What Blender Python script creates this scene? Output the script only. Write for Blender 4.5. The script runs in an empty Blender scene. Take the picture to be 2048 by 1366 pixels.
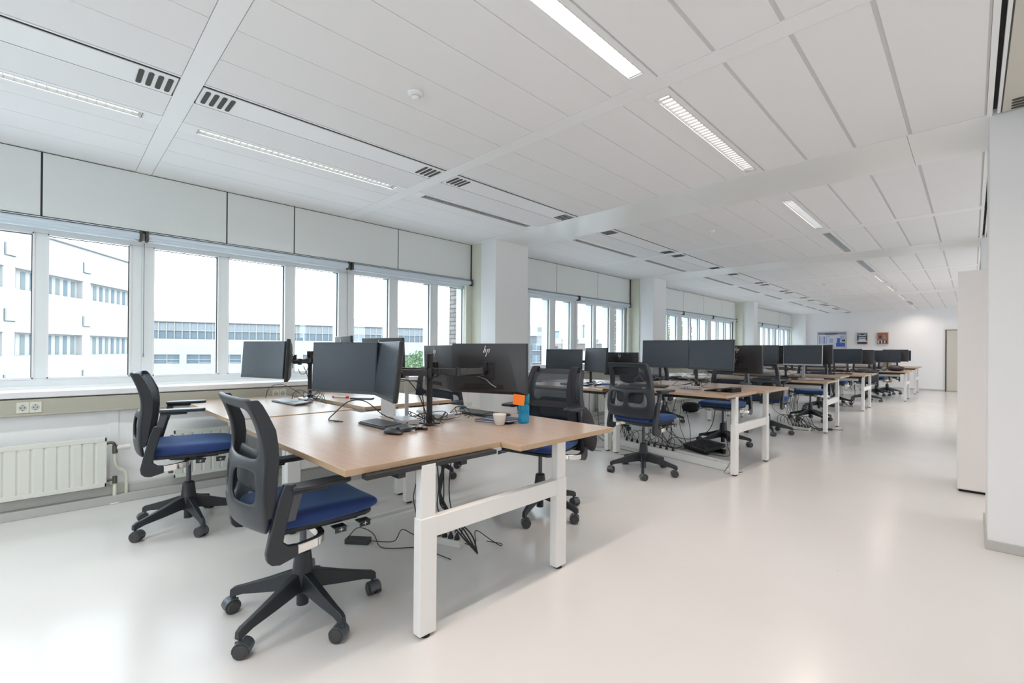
import bpy, bmesh, math, random
from mathutils import Vector, Matrix, Euler
R = math.radians
PI = math.pi
random.seed(7)
scn = bpy.context.scene
COL = scn.collection

# ---------------------------------------------------------------- camera, world, exposure
cam_d = bpy.data.cameras.new('camera')
cam = bpy.data.objects.new('camera', cam_d)
COL.objects.link(cam)
scn.camera = cam
cam_d.sensor_width = 36.0
cam_d.lens = 921.6 / 2048 * 36.0
cam_d.shift_y = (699.46 - 683.0) / 2048
cam_d.clip_start = 0.05
cam_d.clip_end = 500
cam.matrix_world = (Matrix.Translation((0, 0, 1.2)) @ Matrix.Rotation(R(44.98), 4, 'Z') @
                    Matrix.Rotation(R(90 + 0.109), 4, 'X') @ Matrix.Rotation(R(0.454), 4, 'Z'))

world = bpy.data.worlds.new('sky')
scn.world = world
world.use_nodes = True
wn = world.node_tree.nodes
wn['Background'].inputs['Color'].default_value = (0.79, 0.89, 1.0, 1)
wn['Background'].inputs['Strength'].default_value = 5.4
scn.view_settings.view_transform = 'Standard'
scn.view_settings.look = 'None'
scn.view_settings.gamma = 1.0
scn.view_settings.exposure = 0.12
scn.cycles.max_bounces = 12
scn.cycles.diffuse_bounces = 8
scn.cycles.glossy_bounces = 4
scn.cycles.transmission_bounces = 6
scn.cycles.transparent_max_bounces = 24
scn.cycles.caustics_reflective = False
scn.cycles.caustics_refractive = False
scn.cycles.sample_clamp_indirect = 6.0
scn.cycles.use_denoising = True
scn.cycles.use_adaptive_sampling = True
scn.cycles.adaptive_threshold = 0.01

def portal(y0, y1, px=-5.12, rz=-90):
    l = bpy.data.lights.new('window_portal', 'AREA')
    l.shape = 'RECTANGLE'
    l.size = y1 - y0
    l.size_y = 1.15
    l.cycles.is_portal = True
    o = bpy.data.objects.new('window_portal', l)
    COL.objects.link(o)
    o.location = (px, (y0 + y1) / 2, 1.51)
    o.rotation_euler = Euler((R(90), 0, R(rz)))
    return o
for a, b in ((-3.1, 4.08), (4.8, 8.26), (8.95, 14.15), (14.85, 20.1)):
    portal(a, b)
for a, b in ((4.9, 8.2), (9.0, 14.2), (14.9, 19.6)):  # sampling portals for the fill windows added in the right wall
    portal(a, b, 3.5, 90)
fill_portal = portal(-3.6, 0.9, -0.5, 0)  # sampling portal for the fill window added behind the camera
fill_portal.location = (-1.35, -3.4, 1.55)

LAMP_W = 13.0
def lamp_light(x, y0, y1, power=LAMP_W, col=(1.0, 0.86, 0.775), width=0.08):
    l = bpy.data.lights.new('lamp_tube', 'AREA')
    l.shape = 'RECTANGLE'
    l.size = width
    l.size_y = y1 - y0
    l.energy = power
    l.color = col
    l.spread = R(150)
    o = bpy.data.objects.new('lamp_tube', l)
    COL.objects.link(o)
    o.location = (x, (y0 + y1) / 2, H - 0.004)
    return o

# ---------------------------------------------------------------- helpers
H = 2.67
WX = -5.02        # window frame plane
DMY = bpy.data.materials

def mat(name, col, rough=0.5, metal=0.0, spec=0.5, noise=0.0, nscale=40.0, bump=0.0, bscale=200.0, alpha=1.0, emit=None, estr=1.0, coat=0.0):
    m = bpy.data.materials.new(name)
    m.use_nodes = True
    nt = m.node_tree
    b = nt.nodes['Principled BSDF']
    c = (col[0], col[1], col[2], 1)
    b.inputs['Base Color'].default_value = c
    b.inputs['Roughness'].default_value = rough
    b.inputs['Metallic'].default_value = metal
    b.inputs['Specular IOR Level'].default_value = spec
    b.inputs['Alpha'].default_value = alpha
    if coat: b.inputs['Coat Weight'].default_value = coat
    if emit:
        b.inputs['Emission Color'].default_value = (*emit, 1)
        b.inputs['Emission Strength'].default_value = estr
    tc = nt.nodes.new('ShaderNodeTexCoord')
    if noise:
        n = nt.nodes.new('ShaderNodeTexNoise')
        n.inputs['Scale'].default_value = nscale
        n.inputs['Detail'].default_value = 3
        nt.links.new(tc.outputs['Object'], n.inputs['Vector'])
        mx = nt.nodes.new('ShaderNodeMix')
        mx.data_type = 'RGBA'
        mx.inputs[6].default_value = tuple(max(0, v * (1 - noise)) for v in col) + (1,)
        mx.inputs[7].default_value = tuple(min(1, v * (1 + noise)) for v in col) + (1,)
        nt.links.new(n.outputs['Fac'], mx.inputs[0])
        nt.links.new(mx.outputs[2], b.inputs['Base Color'])
    if bump:
        n = nt.nodes.new('ShaderNodeTexNoise')
        n.inputs['Scale'].default_value = bscale
        n.inputs['Detail'].default_value = 2
        nt.links.new(tc.outputs['Object'], n.inputs['Vector'])
        bp = nt.nodes.new('ShaderNodeBump')
        bp.inputs['Strength'].default_value = bump
        bp.inputs['Distance'].default_value = 0.002
        nt.links.new(n.outputs['Fac'], bp.inputs['Height'])
        nt.links.new(bp.outputs['Normal'], b.inputs['Normal'])
    return m

def wood_mat(name, c1, c2, rough):
    m = mat(name, c1, rough)
    nt = m.node_tree
    b = nt.nodes['Principled BSDF']
    tc = nt.nodes.new('ShaderNodeTexCoord')
    mp = nt.nodes.new('ShaderNodeMapping')
    mp.inputs['Scale'].default_value = (2.0, 26.0, 26.0)
    nt.links.new(tc.outputs['Object'], mp.inputs['Vector'])
    n = nt.nodes.new('ShaderNodeTexNoise')
    n.inputs['Scale'].default_value = 2.2
    n.inputs['Detail'].default_value = 5
    n.inputs['Distortion'].default_value = 0.6
    nt.links.new(mp.outputs['Vector'], n.inputs['Vector'])
    r = nt.nodes.new('ShaderNodeValToRGB')
    r.color_ramp.elements[0].position = 0.32
    r.color_ramp.elements[0].color = (*c2, 1)
    r.color_ramp.elements[1].position = 0.68
    r.color_ramp.elements[1].color = (*c1, 1)
    nt.links.new(n.outputs['Fac'], r.inputs['Fac'])
    nt.links.new(r.outputs['Color'], b.inputs['Base Color'])
    return m

def floor_mat():
    m = mat('poured_floor', (0.7, 0.66, 0.62), 0.24, spec=0.45)
    nt = m.node_tree
    b = nt.nodes['Principled BSDF']
    tc = nt.nodes.new('ShaderNodeTexCoord')
    n = nt.nodes.new('ShaderNodeTexNoise'); n.inputs['Scale'].default_value = 0.9; n.inputs['Detail'].default_value = 3; n.inputs['Roughness'].default_value = 0.5
    nt.links.new(tc.outputs['Object'], n.inputs['Vector'])
    r = nt.nodes.new('ShaderNodeValToRGB')
    r.color_ramp.elements[0].position = 0.1; r.color_ramp.elements[0].color = (0.68, 0.668, 0.648, 1)
    r.color_ramp.elements[1].position = 0.9; r.color_ramp.elements[1].color = (0.75, 0.738, 0.72, 1)
    nt.links.new(n.outputs['Fac'], r.inputs['Fac'])
    # small worn specks and scratches
    v = nt.nodes.new('ShaderNodeTexVoronoi'); v.inputs['Scale'].default_value = 3.0; v.inputs['Randomness'].default_value = 1.0
    nt.links.new(tc.outputs['Object'], v.inputs['Vector'])
    lt = nt.nodes.new('ShaderNodeMath'); lt.operation = 'LESS_THAN'; lt.inputs[1].default_value = 0.013
    nt.links.new(v.outputs['Distance'], lt.inputs[0])
    mx = nt.nodes.new('ShaderNodeMix'); mx.data_type = 'RGBA'
    mx.inputs[7].default_value = (0.33, 0.29, 0.25, 1)
    ml = nt.nodes.new('ShaderNodeMath'); ml.operation = 'MULTIPLY'; ml.inputs[1].default_value = 0.6
    nt.links.new(lt.outputs[0], ml.inputs[0]); nt.links.new(ml.outputs[0], mx.inputs[0])
    nt.links.new(r.outputs['Color'], mx.inputs[6])
    nt.links.new(mx.outputs[2], b.inputs['Base Color'])
    n2 = nt.nodes.new('ShaderNodeTexNoise'); n2.inputs['Scale'].default_value = 2.5; n2.inputs['Detail'].default_value = 4
    nt.links.new(tc.outputs['Object'], n2.inputs['Vector'])
    mr = nt.nodes.new('ShaderNodeMapRange'); mr.inputs['To Min'].default_value = 0.19; mr.inputs['To Max'].default_value = 0.24
    nt.links.new(n2.outputs['Fac'], mr.inputs['Value']); nt.links.new(mr.outputs[0], b.inputs['Roughness'])
    bp = nt.nodes.new('ShaderNodeBump'); bp.inputs['Strength'].default_value = 0.03; bp.inputs['Distance'].default_value = 0.002
    n3 = nt.nodes.new('ShaderNodeTexNoise'); n3.inputs['Scale'].default_value = 5; n3.inputs['Detail'].default_value = 2
    nt.links.new(tc.outputs['Object'], n3.inputs['Vector'])
    return m

def glass_mat(name, tint=(0.97, 0.99, 0.98), refl=0.06):
    m = bpy.data.materials.new(name); m.use_nodes = True
    nt = m.node_tree; nt.nodes.clear()
    o = nt.nodes.new('ShaderNodeOutputMaterial')
    t = nt.nodes.new('ShaderNodeBsdfTransparent'); t.inputs[0].default_value = (*tint, 1)
    g = nt.nodes.new('ShaderNodeBsdfGlossy'); g.inputs['Roughness'].default_value = 0.02
    mx = nt.nodes.new('ShaderNodeMixShader'); mx.inputs[0].default_value = refl
    nt.links.new(t.outputs[0], mx.inputs[1]); nt.links.new(g.outputs[0], mx.inputs[2]); nt.links.new(mx.outputs[0], o.inputs[0])
    return m

def mesh_fabric(name, col, opac):
    m = mat(name, col, 0.6)
    nt = m.node_tree
    b = nt.nodes['Principled BSDF']
    out = [n for n in nt.nodes if n.type == 'OUTPUT_MATERIAL'][0]
    t = nt.nodes.new('ShaderNodeBsdfTransparent')
    mx = nt.nodes.new('ShaderNodeMixShader'); mx.inputs[0].default_value = opac
    nt.links.new(t.outputs[0], mx.inputs[1]); nt.links.new(b.outputs[0], mx.inputs[2]); nt.links.new(mx.outputs[0], out.inputs[0])
    return m

def brick_mat():
    m = mat('outer_brick', (0.5, 0.46, 0.42), 0.9)
    nt = m.node_tree; b = nt.nodes['Principled BSDF']
    tc = nt.nodes.new('ShaderNodeTexCoord')
    mp = nt.nodes.new('ShaderNodeMapping'); mp.inputs['Rotation'].default_value = (R(90), 0, 0)
    nt.links.new(tc.outputs['Object'], mp.inputs['Vector'])
    br = nt.nodes.new('ShaderNodeTexBrick')
    br.inputs['Color1'].default_value = (0.30, 0.27, 0.25, 1); br.inputs['Color2'].default_value = (0.22, 0.20, 0.19, 1)
    br.inputs['Mortar'].default_value = (0.06, 0.055, 0.05, 1); br.inputs['Scale'].default_value = 1.0
    br.inputs['Brick Width'].default_value = 0.21; br.inputs['Row Height'].default_value = 0.062; br.inputs['Mortar Size'].default_value = 0.006
    nt.links.new(mp.outputs[0], br.inputs['Vector']); nt.links.new(br.outputs['Color'], b.inputs['Base Color'])
    return m

M = dict(
    ceil=mat('ceiling_tile', (0.86, 0.86, 0.865), 0.9, noise=0.015, nscale=300),
    rail=mat('ceiling_rail_white', (0.88, 0.885, 0.89), 0.45),
    seam=mat('ceiling_seam_grey', (0.66, 0.66, 0.66), 0.8),
    band=mat('ceiling_band_enamel', (0.86, 0.875, 0.86), 0.28, spec=0.5),
    wallw=mat('painted_wall_white', (0.86, 0.865, 0.875), 0.7, noise=0.012, nscale=8),
    wallr=mat('painted_column', (0.83, 0.835, 0.84), 0.75, noise=0.012, nscale=6),
    panel=mat('grey_green_panel', (0.76, 0.79, 0.775), 0.6, noise=0.01, nscale=5),
    beige=mat('beige_trunking', (0.44, 0.425, 0.355), 0.45),
    cream=mat('cream_casing', (0.68, 0.69, 0.585), 0.5),
    beige2=mat('beige_ceiling_unit', (0.62, 0.59, 0.52), 0.4),
    frame=mat('window_frame_paint', (0.74, 0.77, 0.78), 0.35),
    sill=mat('sill_laminate', (0.80, 0.80, 0.81), 0.25),
    blind=mat('blind_aluminium', (0.60, 0.68, 0.75), 0.35, metal=0.2),
    dark=mat('dark_gap', (0.012, 0.012, 0.012), 0.8),
    slot=mat('vent_slot_dark', (0.06, 0.06, 0.05), 0.7),
    glass=glass_mat('window_glass'),
    floor=floor_mat(),
    base=mat('grey_baseboard', (0.50, 0.50, 0.47), 0.5),
    rad=mat('radiator_enamel', (0.74, 0.75, 0.69), 0.35),
    pipe=mat('pipe_cream_paint', (0.72, 0.71, 0.60), 0.4),
    brass=mat('aged_valve_metal', (0.16, 0.15, 0.13), 0.45, metal=0.8),
    legw=mat('desk_leg_white', (0.83, 0.82, 0.80), 0.38),
    wood=wood_mat('light_beech_laminate', (0.42, 0.312, 0.240), (0.36, 0.258, 0.195), 0.31),
    edge=mat('beech_edge_band', (0.50, 0.35, 0.22), 0.4, noise=0.06, nscale=30),
    blackm=mat('black_powder_steel', (0.022, 0.022, 0.024), 0.38),
    plast=mat('chair_black_plastic', (0.021, 0.025, 0.031), 0.38, bump=0.15, bscale=500),
    plastd=mat('caster_grey_plastic', (0.05, 0.05, 0.052), 0.5),
    hood=mat('caster_hood', (0.075, 0.09, 0.105), 0.32),
    blue=mat('navy_seat_fabric', (0.014, 0.042, 0.17), 0.75, noise=0.12, nscale=600, bump=0.3, bscale=900),
    meshf=mesh_fabric('chair_mesh_dark', (0.05, 0.065, 0.085), 0.42),
    meshd=mesh_fabric('chair_mesh_dense', (0.045, 0.06, 0.08), 0.72),
    chrome=mat('polished_chrome', (0.78, 0.76, 0.74), 0.12, metal=1.0),
    lift=mat('gas_lift_steel', (0.10, 0.105, 0.12), 0.3, metal=0.7),
    screen=mat('monitor_screen', (0.013, 0.021, 0.033), 0.27, spec=0.75),
    mback=mat('monitor_back_shell', (0.030, 0.030, 0.032), 0.38),
    bezel=mat('monitor_bezel', (0.02, 0.021, 0.023), 0.3),
    chin=mat('monitor_chin_grey', (0.045, 0.055, 0.065), 0.4),
    silver=mat('silver_plastic', (0.52, 0.52, 0.53), 0.35, metal=0.3),
    logo=mat('logo_white', (0.85, 0.85, 0.85), 0.35),
    arm=mat('monitor_arm_graphite', (0.045, 0.047, 0.05), 0.4),
    cable=mat('cable_black', (0.015, 0.015, 0.016), 0.45),
    cableg=mat('cable_grey', (0.25, 0.25, 0.26), 0.5),
    key=mat('keyboard_keys', (0.035, 0.037, 0.04), 0.35),
    keyl=mat('keyboard_keys_light', (0.36, 0.39, 0.42), 0.4),
    mini=mat('aluminium_dock', (0.50, 0.50, 0.52), 0.4, metal=0.35),
    cup=mat('glazed_cup', (0.72, 0.70, 0.66), 0.3),
    coffee=mat('coffee_inside_cup', (0.30, 0.26, 0.22), 0.3),
    orange=mat('orange_paper', (0.95, 0.22, 0.02), 0.7),
    bottle=mat('blue_bottle_plastic', (0.0, 0.40, 0.72), 0.1, alpha=0.55, spec=0.7),
    bottlew=glass_mat('blue_water_in_bottle', (0.45, 0.80, 0.95), 0.05),
    cap=mat('teal_bottle_cap', (0.0, 0.25, 0.33), 0.35),
    red=mat('red_plastic', (0.75, 0.02, 0.05), 0.35),
    paper=mat('white_paper', (0.78, 0.79, 0.80), 0.7),
    navyb=mat('navy_notebook', (0.03, 0.045, 0.10), 0.5),
    glassw=glass_mat('drinking_glass', (0.92, 0.95, 0.96), 0.25),
    cloth=mat('black_jacket_cloth', (0.022, 0.022, 0.027), 0.85, noise=0.3, nscale=60, bump=0.6, bscale=120),
    scarf=mat('tan_scarf_cloth', (0.42, 0.32, 0.23), 0.9, noise=0.25, nscale=50),
    bag=mat('dark_bag_leather', (0.04, 0.025, 0.025), 0.45),
    doorb=mat('beige_door', (0.60, 0.57, 0.51), 0.4),
    cab=mat('cabinet_beige_white', (0.84, 0.80, 0.78), 0.45),
    emit=mat('lamp_glow_warm', (0.9, 0.9, 0.9), 0.5, emit=(1.0, 0.91, 0.84), estr=1.25),
    emit1=mat('lamp_glow_bright', (0.9, 0.9, 0.9), 0.5, emit=(1.0, 0.95, 0.9), estr=7.0),
    emit2=mat('strip_lamp_glow', (0.9, 0.9, 0.9), 0.5, emit=(0.92, 1.0, 0.95), estr=0.95),
    louv=mat('louvre_aluminium', (0.72, 0.72, 0.71), 0.25, metal=0.55),
    louvo=mat('louvre_aluminium_unlit', (0.62, 0.63, 0.63), 0.3, metal=0.5),
    ofac=mat('outside_white_masonry', (0.33, 0.327, 0.322), 0.9, noise=0.03, nscale=3),
    ofac2=mat('outside_plaster', (0.35, 0.346, 0.338), 0.9),
    oglass=mat('outside_window_glass', (0.125, 0.16, 0.185), 0.6, spec=0.1),
    oglassg=mat('outside_window_glass_green', (0.16, 0.19, 0.195), 0.6, spec=0.1),
    oshade=mat('outside_window_blind', (0.19, 0.215, 0.235), 0.7),
    odark=mat('outside_joint', (0.08, 0.08, 0.083), 0.8),
    ogrey=mat('outside_grey_cladding', (0.10, 0.108, 0.12), 0.8),
    obrown=mat('outside_brown_cladding', (0.125, 0.105, 0.095), 0.8),
    oground=mat('outside_ground', (0.55, 0.56, 0.56), 0.95),
    obrick=brick_mat(),
    leaf=mat('tree_leaf', (0.07, 0.14, 0.045), 0.7, noise=0.5, nscale=1.5),
    trunk=mat('tree_trunk', (0.12, 0.09, 0.06), 0.9),
    rubber=mat('foot_rest_rubber', (0.03, 0.031, 0.033), 0.55),
    plugw=mat('white_socket_plastic', (0.72, 0.71, 0.66), 0.35),
)

bs_ = M['blue'].node_tree.nodes['Principled BSDF']
bs_.inputs['Sheen Weight'].default_value = 0.6
bs_.inputs['Sheen Roughness'].default_value = 0.35
bs_.inputs['Sheen Tint'].default_value = (0.35, 0.6, 1.0, 1)

class MB:
    """collects shapes for ONE mesh object"""
    def __init__(s):
        s.v = []; s.f = []; s.mi = []; s.sm = []
    def add(s, vs, fs, mi=0, smooth=False, T=None):
        o = len(s.v)
        s.v += [tuple(T @ Vector(v)) if T is not None else tuple(v) for v in vs]
        s.f += [tuple(i + o for i in f) for f in fs]
        s.mi += [mi] * len(fs); s.sm += [smooth] * len(fs)
        return s
    def box(s, x0, x1, y0, y1, z0, z1, mi=0, T=None):
        vs = [(x0, y0, z0), (x1, y0, z0), (x1, y1, z0), (x0, y1, z0), (x0, y0, z1), (x1, y0, z1), (x1, y1, z1), (x0, y1, z1)]
        fs = [(0, 3, 2, 1), (4, 5, 6, 7), (0, 1, 5, 4), (1, 2, 6, 5), (2, 3, 7, 6), (3, 0, 4, 7)]
        return s.add(vs, fs, mi, False, T)
    def cyl(s, p0, p1, r0, r1=None, n=16, mi=0, cap=True, smooth=True, T=None):
        p0 = Vector(p0); p1 = Vector(p1); r1 = r0 if r1 is None else r1
        d = (p1 - p0).normalized()
        a = d.orthogonal().normalized(); b = d.cross(a)
        vs = []
        for p, r in ((p0, r0), (p1, r1)):
            for i in range(n):
                t = 2 * PI * i / n
                vs.append(p + (a * math.cos(t) + b * math.sin(t)) * r)
        fs = [(i, (i + 1) % n, n + (i + 1) % n, n + i) for i in range(n)]
        s.add(vs, fs, mi, smooth, T)
        if cap:
            s.add(vs[:n], [tuple(range(n))[::-1]], mi, False, T)
            s.add(vs[n:], [tuple(range(n))], mi, False, T)
        return s
    def tube(s, pts, r, n=6, mi=0, T=None):
        pts = [Vector(p) for p in pts]
        vs = []; prev = None
        for i, p in enumerate(pts):
            d = (pts[min(i + 1, len(pts) - 1)] - pts[max(i - 1, 0)])
            d = d.normalized() if d.length > 1e-9 else Vector((0, 0, 1))
            if prev is None: a = d.orthogonal().normalized()
            else:
                a = prev - d * prev.dot(d)
                a = a.normalized() if a.length > 1e-6 else d.orthogonal().normalized()
            prev = a; b = d.cross(a)
            for k in range(n):
                t = 2 * PI * k / n
                vs.append(p + (a * math.cos(t) + b * math.sin(t)) * r)
        fs = []
        for i in range(len(pts) - 1):
            for k in range(n):
                fs.append((i * n + k, i * n + (k + 1) % n, (i + 1) * n + (k + 1) % n, (i + 1) * n + k))
        m = len(pts) - 1
        fs.append(tuple(range(n))[::-1]); fs.append(tuple(m * n + k for k in range(n)))
        return s.add(vs, fs, mi, True, T)
    def lathe(s, prof, c=(0, 0, 0), n=24, mi=0, T=None, cap=True):
        vs = []
        for r, z in prof:
            for k in range(n):
                t = 2 * PI * k / n
                vs.append((c[0] + r * math.cos(t), c[1] + r * math.sin(t), c[2] + z))
        fs = []
        for i in range(len(prof) - 1):
            for k in range(n):
                fs.append((i * n + k, i * n + (k + 1) % n, (i + 1) * n + (k + 1) % n, (i + 1) * n + k))
        if cap:
            fs.append(tuple(range(n))[::-1]); m = len(prof) - 1
            fs.append(tuple(m * n + k for k in range(n)))
        return s.add(vs, fs, mi, True, T)
    def prism(s, poly, w0, w1, axis='y', mi=0, T=None):
        """poly in the two other axes: axis y -> (x,z), axis z -> (x,y), axis x -> (y,z)"""
        n = len(poly); vs = []
        for w in (w0, w1):
            for a, b in poly:
                vs.append({'y': (a, w, b), 'z': (a, b, w), 'x': (w, a, b)}[axis])
        fs = [(i, (i + 1) % n, n + (i + 1) % n, n + i) for i in range(n)] + [tuple(range(n))[::-1], tuple(range(n, 2 * n))]
        return s.add(vs, fs, mi, False, T)
    def build(s, name, mats, parent=None, bevel=0.0, seg=2, sub=0, fixn=True, solid=0.0):
        me = bpy.data.meshes.new(name)
        me.from_pydata(s.v, [], s.f)
        if not isinstance(mats, (list, tuple)): mats = [mats]
        for m in mats: me.materials.append(M[m])
        me.polygons.foreach_set('material_index', s.mi)
        me.polygons.foreach_set('use_smooth', [bool(x or bevel or sub) for x in s.sm])
        me.update()
        if fixn:
            bm = bmesh.new(); bm.from_mesh(me)
            bmesh.ops.recalc_face_normals(bm, faces=bm.faces)
            bm.to_mesh(me); bm.free()
        o = bpy.data.objects.new(name, me)
        COL.objects.link(o)
        if parent is not None: o.parent = parent
        if solid:
            md = o.modifiers.new('solid', 'SOLIDIFY'); md.thickness = solid; md.offset = 0
        if sub:
            md = o.modifiers.new('sub', 'SUBSURF'); md.levels = sub; md.render_levels = sub
        if bevel:
            md = o.modifiers.new('bevel', 'BEVEL'); md.width = bevel; md.segments = seg; md.limit_method = 'ANGLE'; md.angle_limit = R(35)
            md.harden_normals = True
        return o

def tag(o, label, cat, group=None, kind=None):
    o['label'] = label; o['category'] = cat
    if group: o['group'] = group
    if kind: o['kind'] = kind
    return o
def empty(name, loc=(0, 0, 0), rz=0.0):
    o = bpy.data.objects.new(name, None); COL.objects.link(o)
    o.empty_display_size = 0.1
    o.location = loc; o.rotation_euler = (0, 0, rz)
    return o
def struct(name, mb, mats, parent=None, **k):
    o = mb.build(name, mats, parent, **k)
    if parent is None: o['kind'] = 'structure'
    return o
def copy_tree(o, parent=None):
    c = o.copy(); COL.objects.link(c)
    if parent is not None: c.parent = parent
    for ch in list(o.children): copy_tree(ch, c)
    return c
def spline(pts, per=8):
    """smooth curve through points"""
    P = [Vector(p) for p in pts]
    P = [P[0] * 2 - P[1]] + P + [P[-1] * 2 - P[-2]]
    out = []
    for i in range(1, len(P) - 2):
        for k in range(per):
            t = k / per
            a, b, c, d = P[i - 1], P[i], P[i + 1], P[i + 2]
            out.append(0.5 * ((2 * b) + (c - a) * t + (2 * a - 5 * b + 4 * c - d) * t * t + (3 * b - a - 3 * c + d) * t ** 3))
    out.append(P[-2])
    return out

# ================================================================ SETTING
YB = 20.25; Y0 = -3.2; XR = 3.3
struct('floor', MB().box(-5.0, XR, Y0, YB + 0.1, -0.12, 0.0), 'floor')
# ceiling slab above the tile field
struct('ceiling', MB().box(-5.4, XR, Y0, YB + 0.1, H + 0.10, H + 0.2), 'ceil')
# modules: (y0, y1)
MODS = [(-3.1, -1.28), (-1.18, 0.49), (0.595, 2.285), (2.405, 4.065), (4.765, 6.50), (6.65, 8.26), (8.94, 10.62), (10.80, 12.40), (12.64, 14.22), (14.86, 16.52), (16.72, 18.25), (18.40, YB)]
SEAMX = [-4.98, -4.545, -4.243, -3.942, -3.79]
TILES = [(-4.97, -4.545), (-4.545, -4.243), (-4.243, -3.942), (-3.942, -3.79), (-3.64, -3.322), (-3.03, -2.715), (-2.715, -2.41), (-2.41, -2.10), (-2.10, -1.795), (-1.795, -1.487), (-1.487, -1.347),
         (-1.20, -0.90), (-0.90, -0.60), (-0.60, -0.30), (-0.30, 0.055)]
tb = MB()
for (a, b) in MODS:
    for (x0, x1) in TILES:
        g = 0.0025 if x1 <= -1.3 else 0.010
        tb.box(x0 + g, x1 - g, a + 0.002, b - 0.002, H, H + 0.02)
    # right hand bay beyond the gap, out of the way above the passage
    for k in range(8):
        tb.box(0.66 + k * 0.33 + 0.005, 0.99 + k * 0.33 - 0.005, a, b, H, H + 0.02)
struct('ceiling_tiles', tb, 'ceil', bevel=0.0)
sb = MB()
for (a, b) in MODS:
    sb.box(-4.97, -3.79, a, b, H + 0.006, H + 0.012); sb.box(-3.64, -3.322, a, b, H + 0.006, H + 0.012); sb.box(-3.03, -1.347, a, b, H + 0.006, H + 0.012)
    sb.box(-1.20, 0.055, a, b, H + 0.006, H + 0.012)
struct('ceiling_seams', sb, 'seam')
rb = MB()
for i in range(len(MODS) - 1):
    y0, y1 = MODS[i][1], MODS[i + 1][0]
    if y1 - y0 < 0.5: rb.box(-4.97, 0.078, y0 + 0.001, y1 - 0.001, H - 0.002, H + 0.03)
struct('ceiling_rails', rb, 'rail', bevel=0.002)
for n, (y0, y1) in enumerate(((4.065, 4.765), (8.26, 8.94), (14.22, 14.86))):
    b = MB()
    for x0, x1 in ((-4.97, -3.33), (-3.328, -1.90), (-1.898, -0.32), (-0.318, 0.078)):
        b.box(x0, x1, y0 + 0.002, y1 - 0.002, H - 0.004, H + 0.03)
    struct('ceiling_beam_%d' % (n + 1), b, 'band', bevel=0.002)
b = MB()
for (a, bb) in MODS: b.box(0.056, 0.080, a, bb, H - 0.003, H + 0.03)
struct('trim_1', b, 'rail')
b = MB()
for (a, bb) in MODS: b.box(0.080, 0.108, a, bb, H + 0.03, H + 0.09)
struct('ceiling_gap_right', b, 'dark')

# window wall
wb = MB()
bays = [(-3.1, 4.13), (4.77, 8.35), (8.92, 14.28), (14.72, 20.2)]
wb.box(-5.25, -4.75, Y0, YB, 0.0, 0.705)
wb.box(-5.25, -4.76, Y0, YB, 0.705, 0.835)
wb.box(-5.12, -4.985, Y0, YB, 0.80, 0.90)
for a, bb in bays:
    wb.box(-5.25, -4.97, a, bb, 2.10, H + 0.1)
struct('wall_window', wb, 'wallw')
b = MB()
for a, bb in bays:
    b.box(-5.0, -4.70, a, bb, 0.838, 0.882)
struct('trim_sill', b, 'sill', bevel=0.006)
b = MB()
for a, bb in bays:
    b.box(-4.76, -4.70, a, bb, 0.712, 0.828); b.box(-4.702, -4.694, a, bb, 0.712, 0.728)
struct('trim_cable_duct', b, 'beige', bevel=0.003)
b = MB()
b.box(-4.75, -4.655, Y0, YB, 0.0, 0.062); b.box(-4.75, -4.70, Y0, YB, 0.062, 0.13)
struct('baseboard_window', b, 'base', bevel=0.004)
b = MB()
for y in (0.33, 2.13, 3.93, 5.7, 7.5, 9.4, 11.2, 13.0): b.box(-4.751, -4.744, y, y + 0.05, 0.13, 0.708)
struct('trim_wall_joint', b, 'wallw')
# upper panels
seams = [-3.1, -1.85, -0.057, 1.16, 1.767, 2.982, 4.131, None, 4.80, 6.008, 7.206, 8.341, None, 8.95, 9.60, 10.8, 12.0, 13.2, 14.28, None, 14.75, 16.0, 17.2, 18.6, 20.15]
pb = MB()
for i in range(len(seams) - 1):
    if seams[i] is None or seams[i + 1] is None: continue
    pb.box(-4.97, -4.95, seams[i] + 0.006, seams[i + 1] - 0.006, 2.185, H - 0.008)
struct('wall_panels_upper', pb, 'panel', bevel=0.0015)
b = MB()
for a, bb in ((-3.1, 4.131), (4.8, 8.345), (8.95, 14.28), (14.75, 20.15)):
    b.box(-4.972, -4.962, a, bb, 2.17, H); b.box(-4.955, -4.935, bb - 0.004, bb + 0.008, 2.10, H)
    b.box(-4.97, -4.94, a, bb, 2.168, 2.176)
struct('trim_dark_joint', b, 'slot')
b = MB()
for y in (4.125, 8.352, 14.25, 20.15):
    yy = y + 0.012
    b.box(-4.95, -4.745, yy, yy + 0.5, 0.88, H); b.box(-4.975, -4.93, yy - 0.10, yy, 0.88, 2.10)
struct('trim_pipe_casing', b, 'cream', bevel=0.003)

# columns
for n, (a, bb) in enumerate(((4.14, 4.765), (8.385, 8.92), (14.31, 14.62), (20.1, 20.3))):
    struct('column_window_%d' % (n + 1), MB().box(-5.2, -4.452, a, bb, 0, H + 0.05), 'wallr', bevel=0.004)
for n, (a, bb) in enumerate(((4.095, 4.765), (8.27, 8.92), (14.25, 14.62))):
    struct('column_passage_%d' % (n + 1), MB().box(0.070, 0.66, a, bb, 0, H + 0.05), 'wallr', bevel=0.004)
    struct('baseboard_passage_%d' % (n + 1), MB().box(0.060, 0.67, a - 0.01, bb + 0.01, 0, 0.058), 'base', bevel=0.003)
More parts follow.
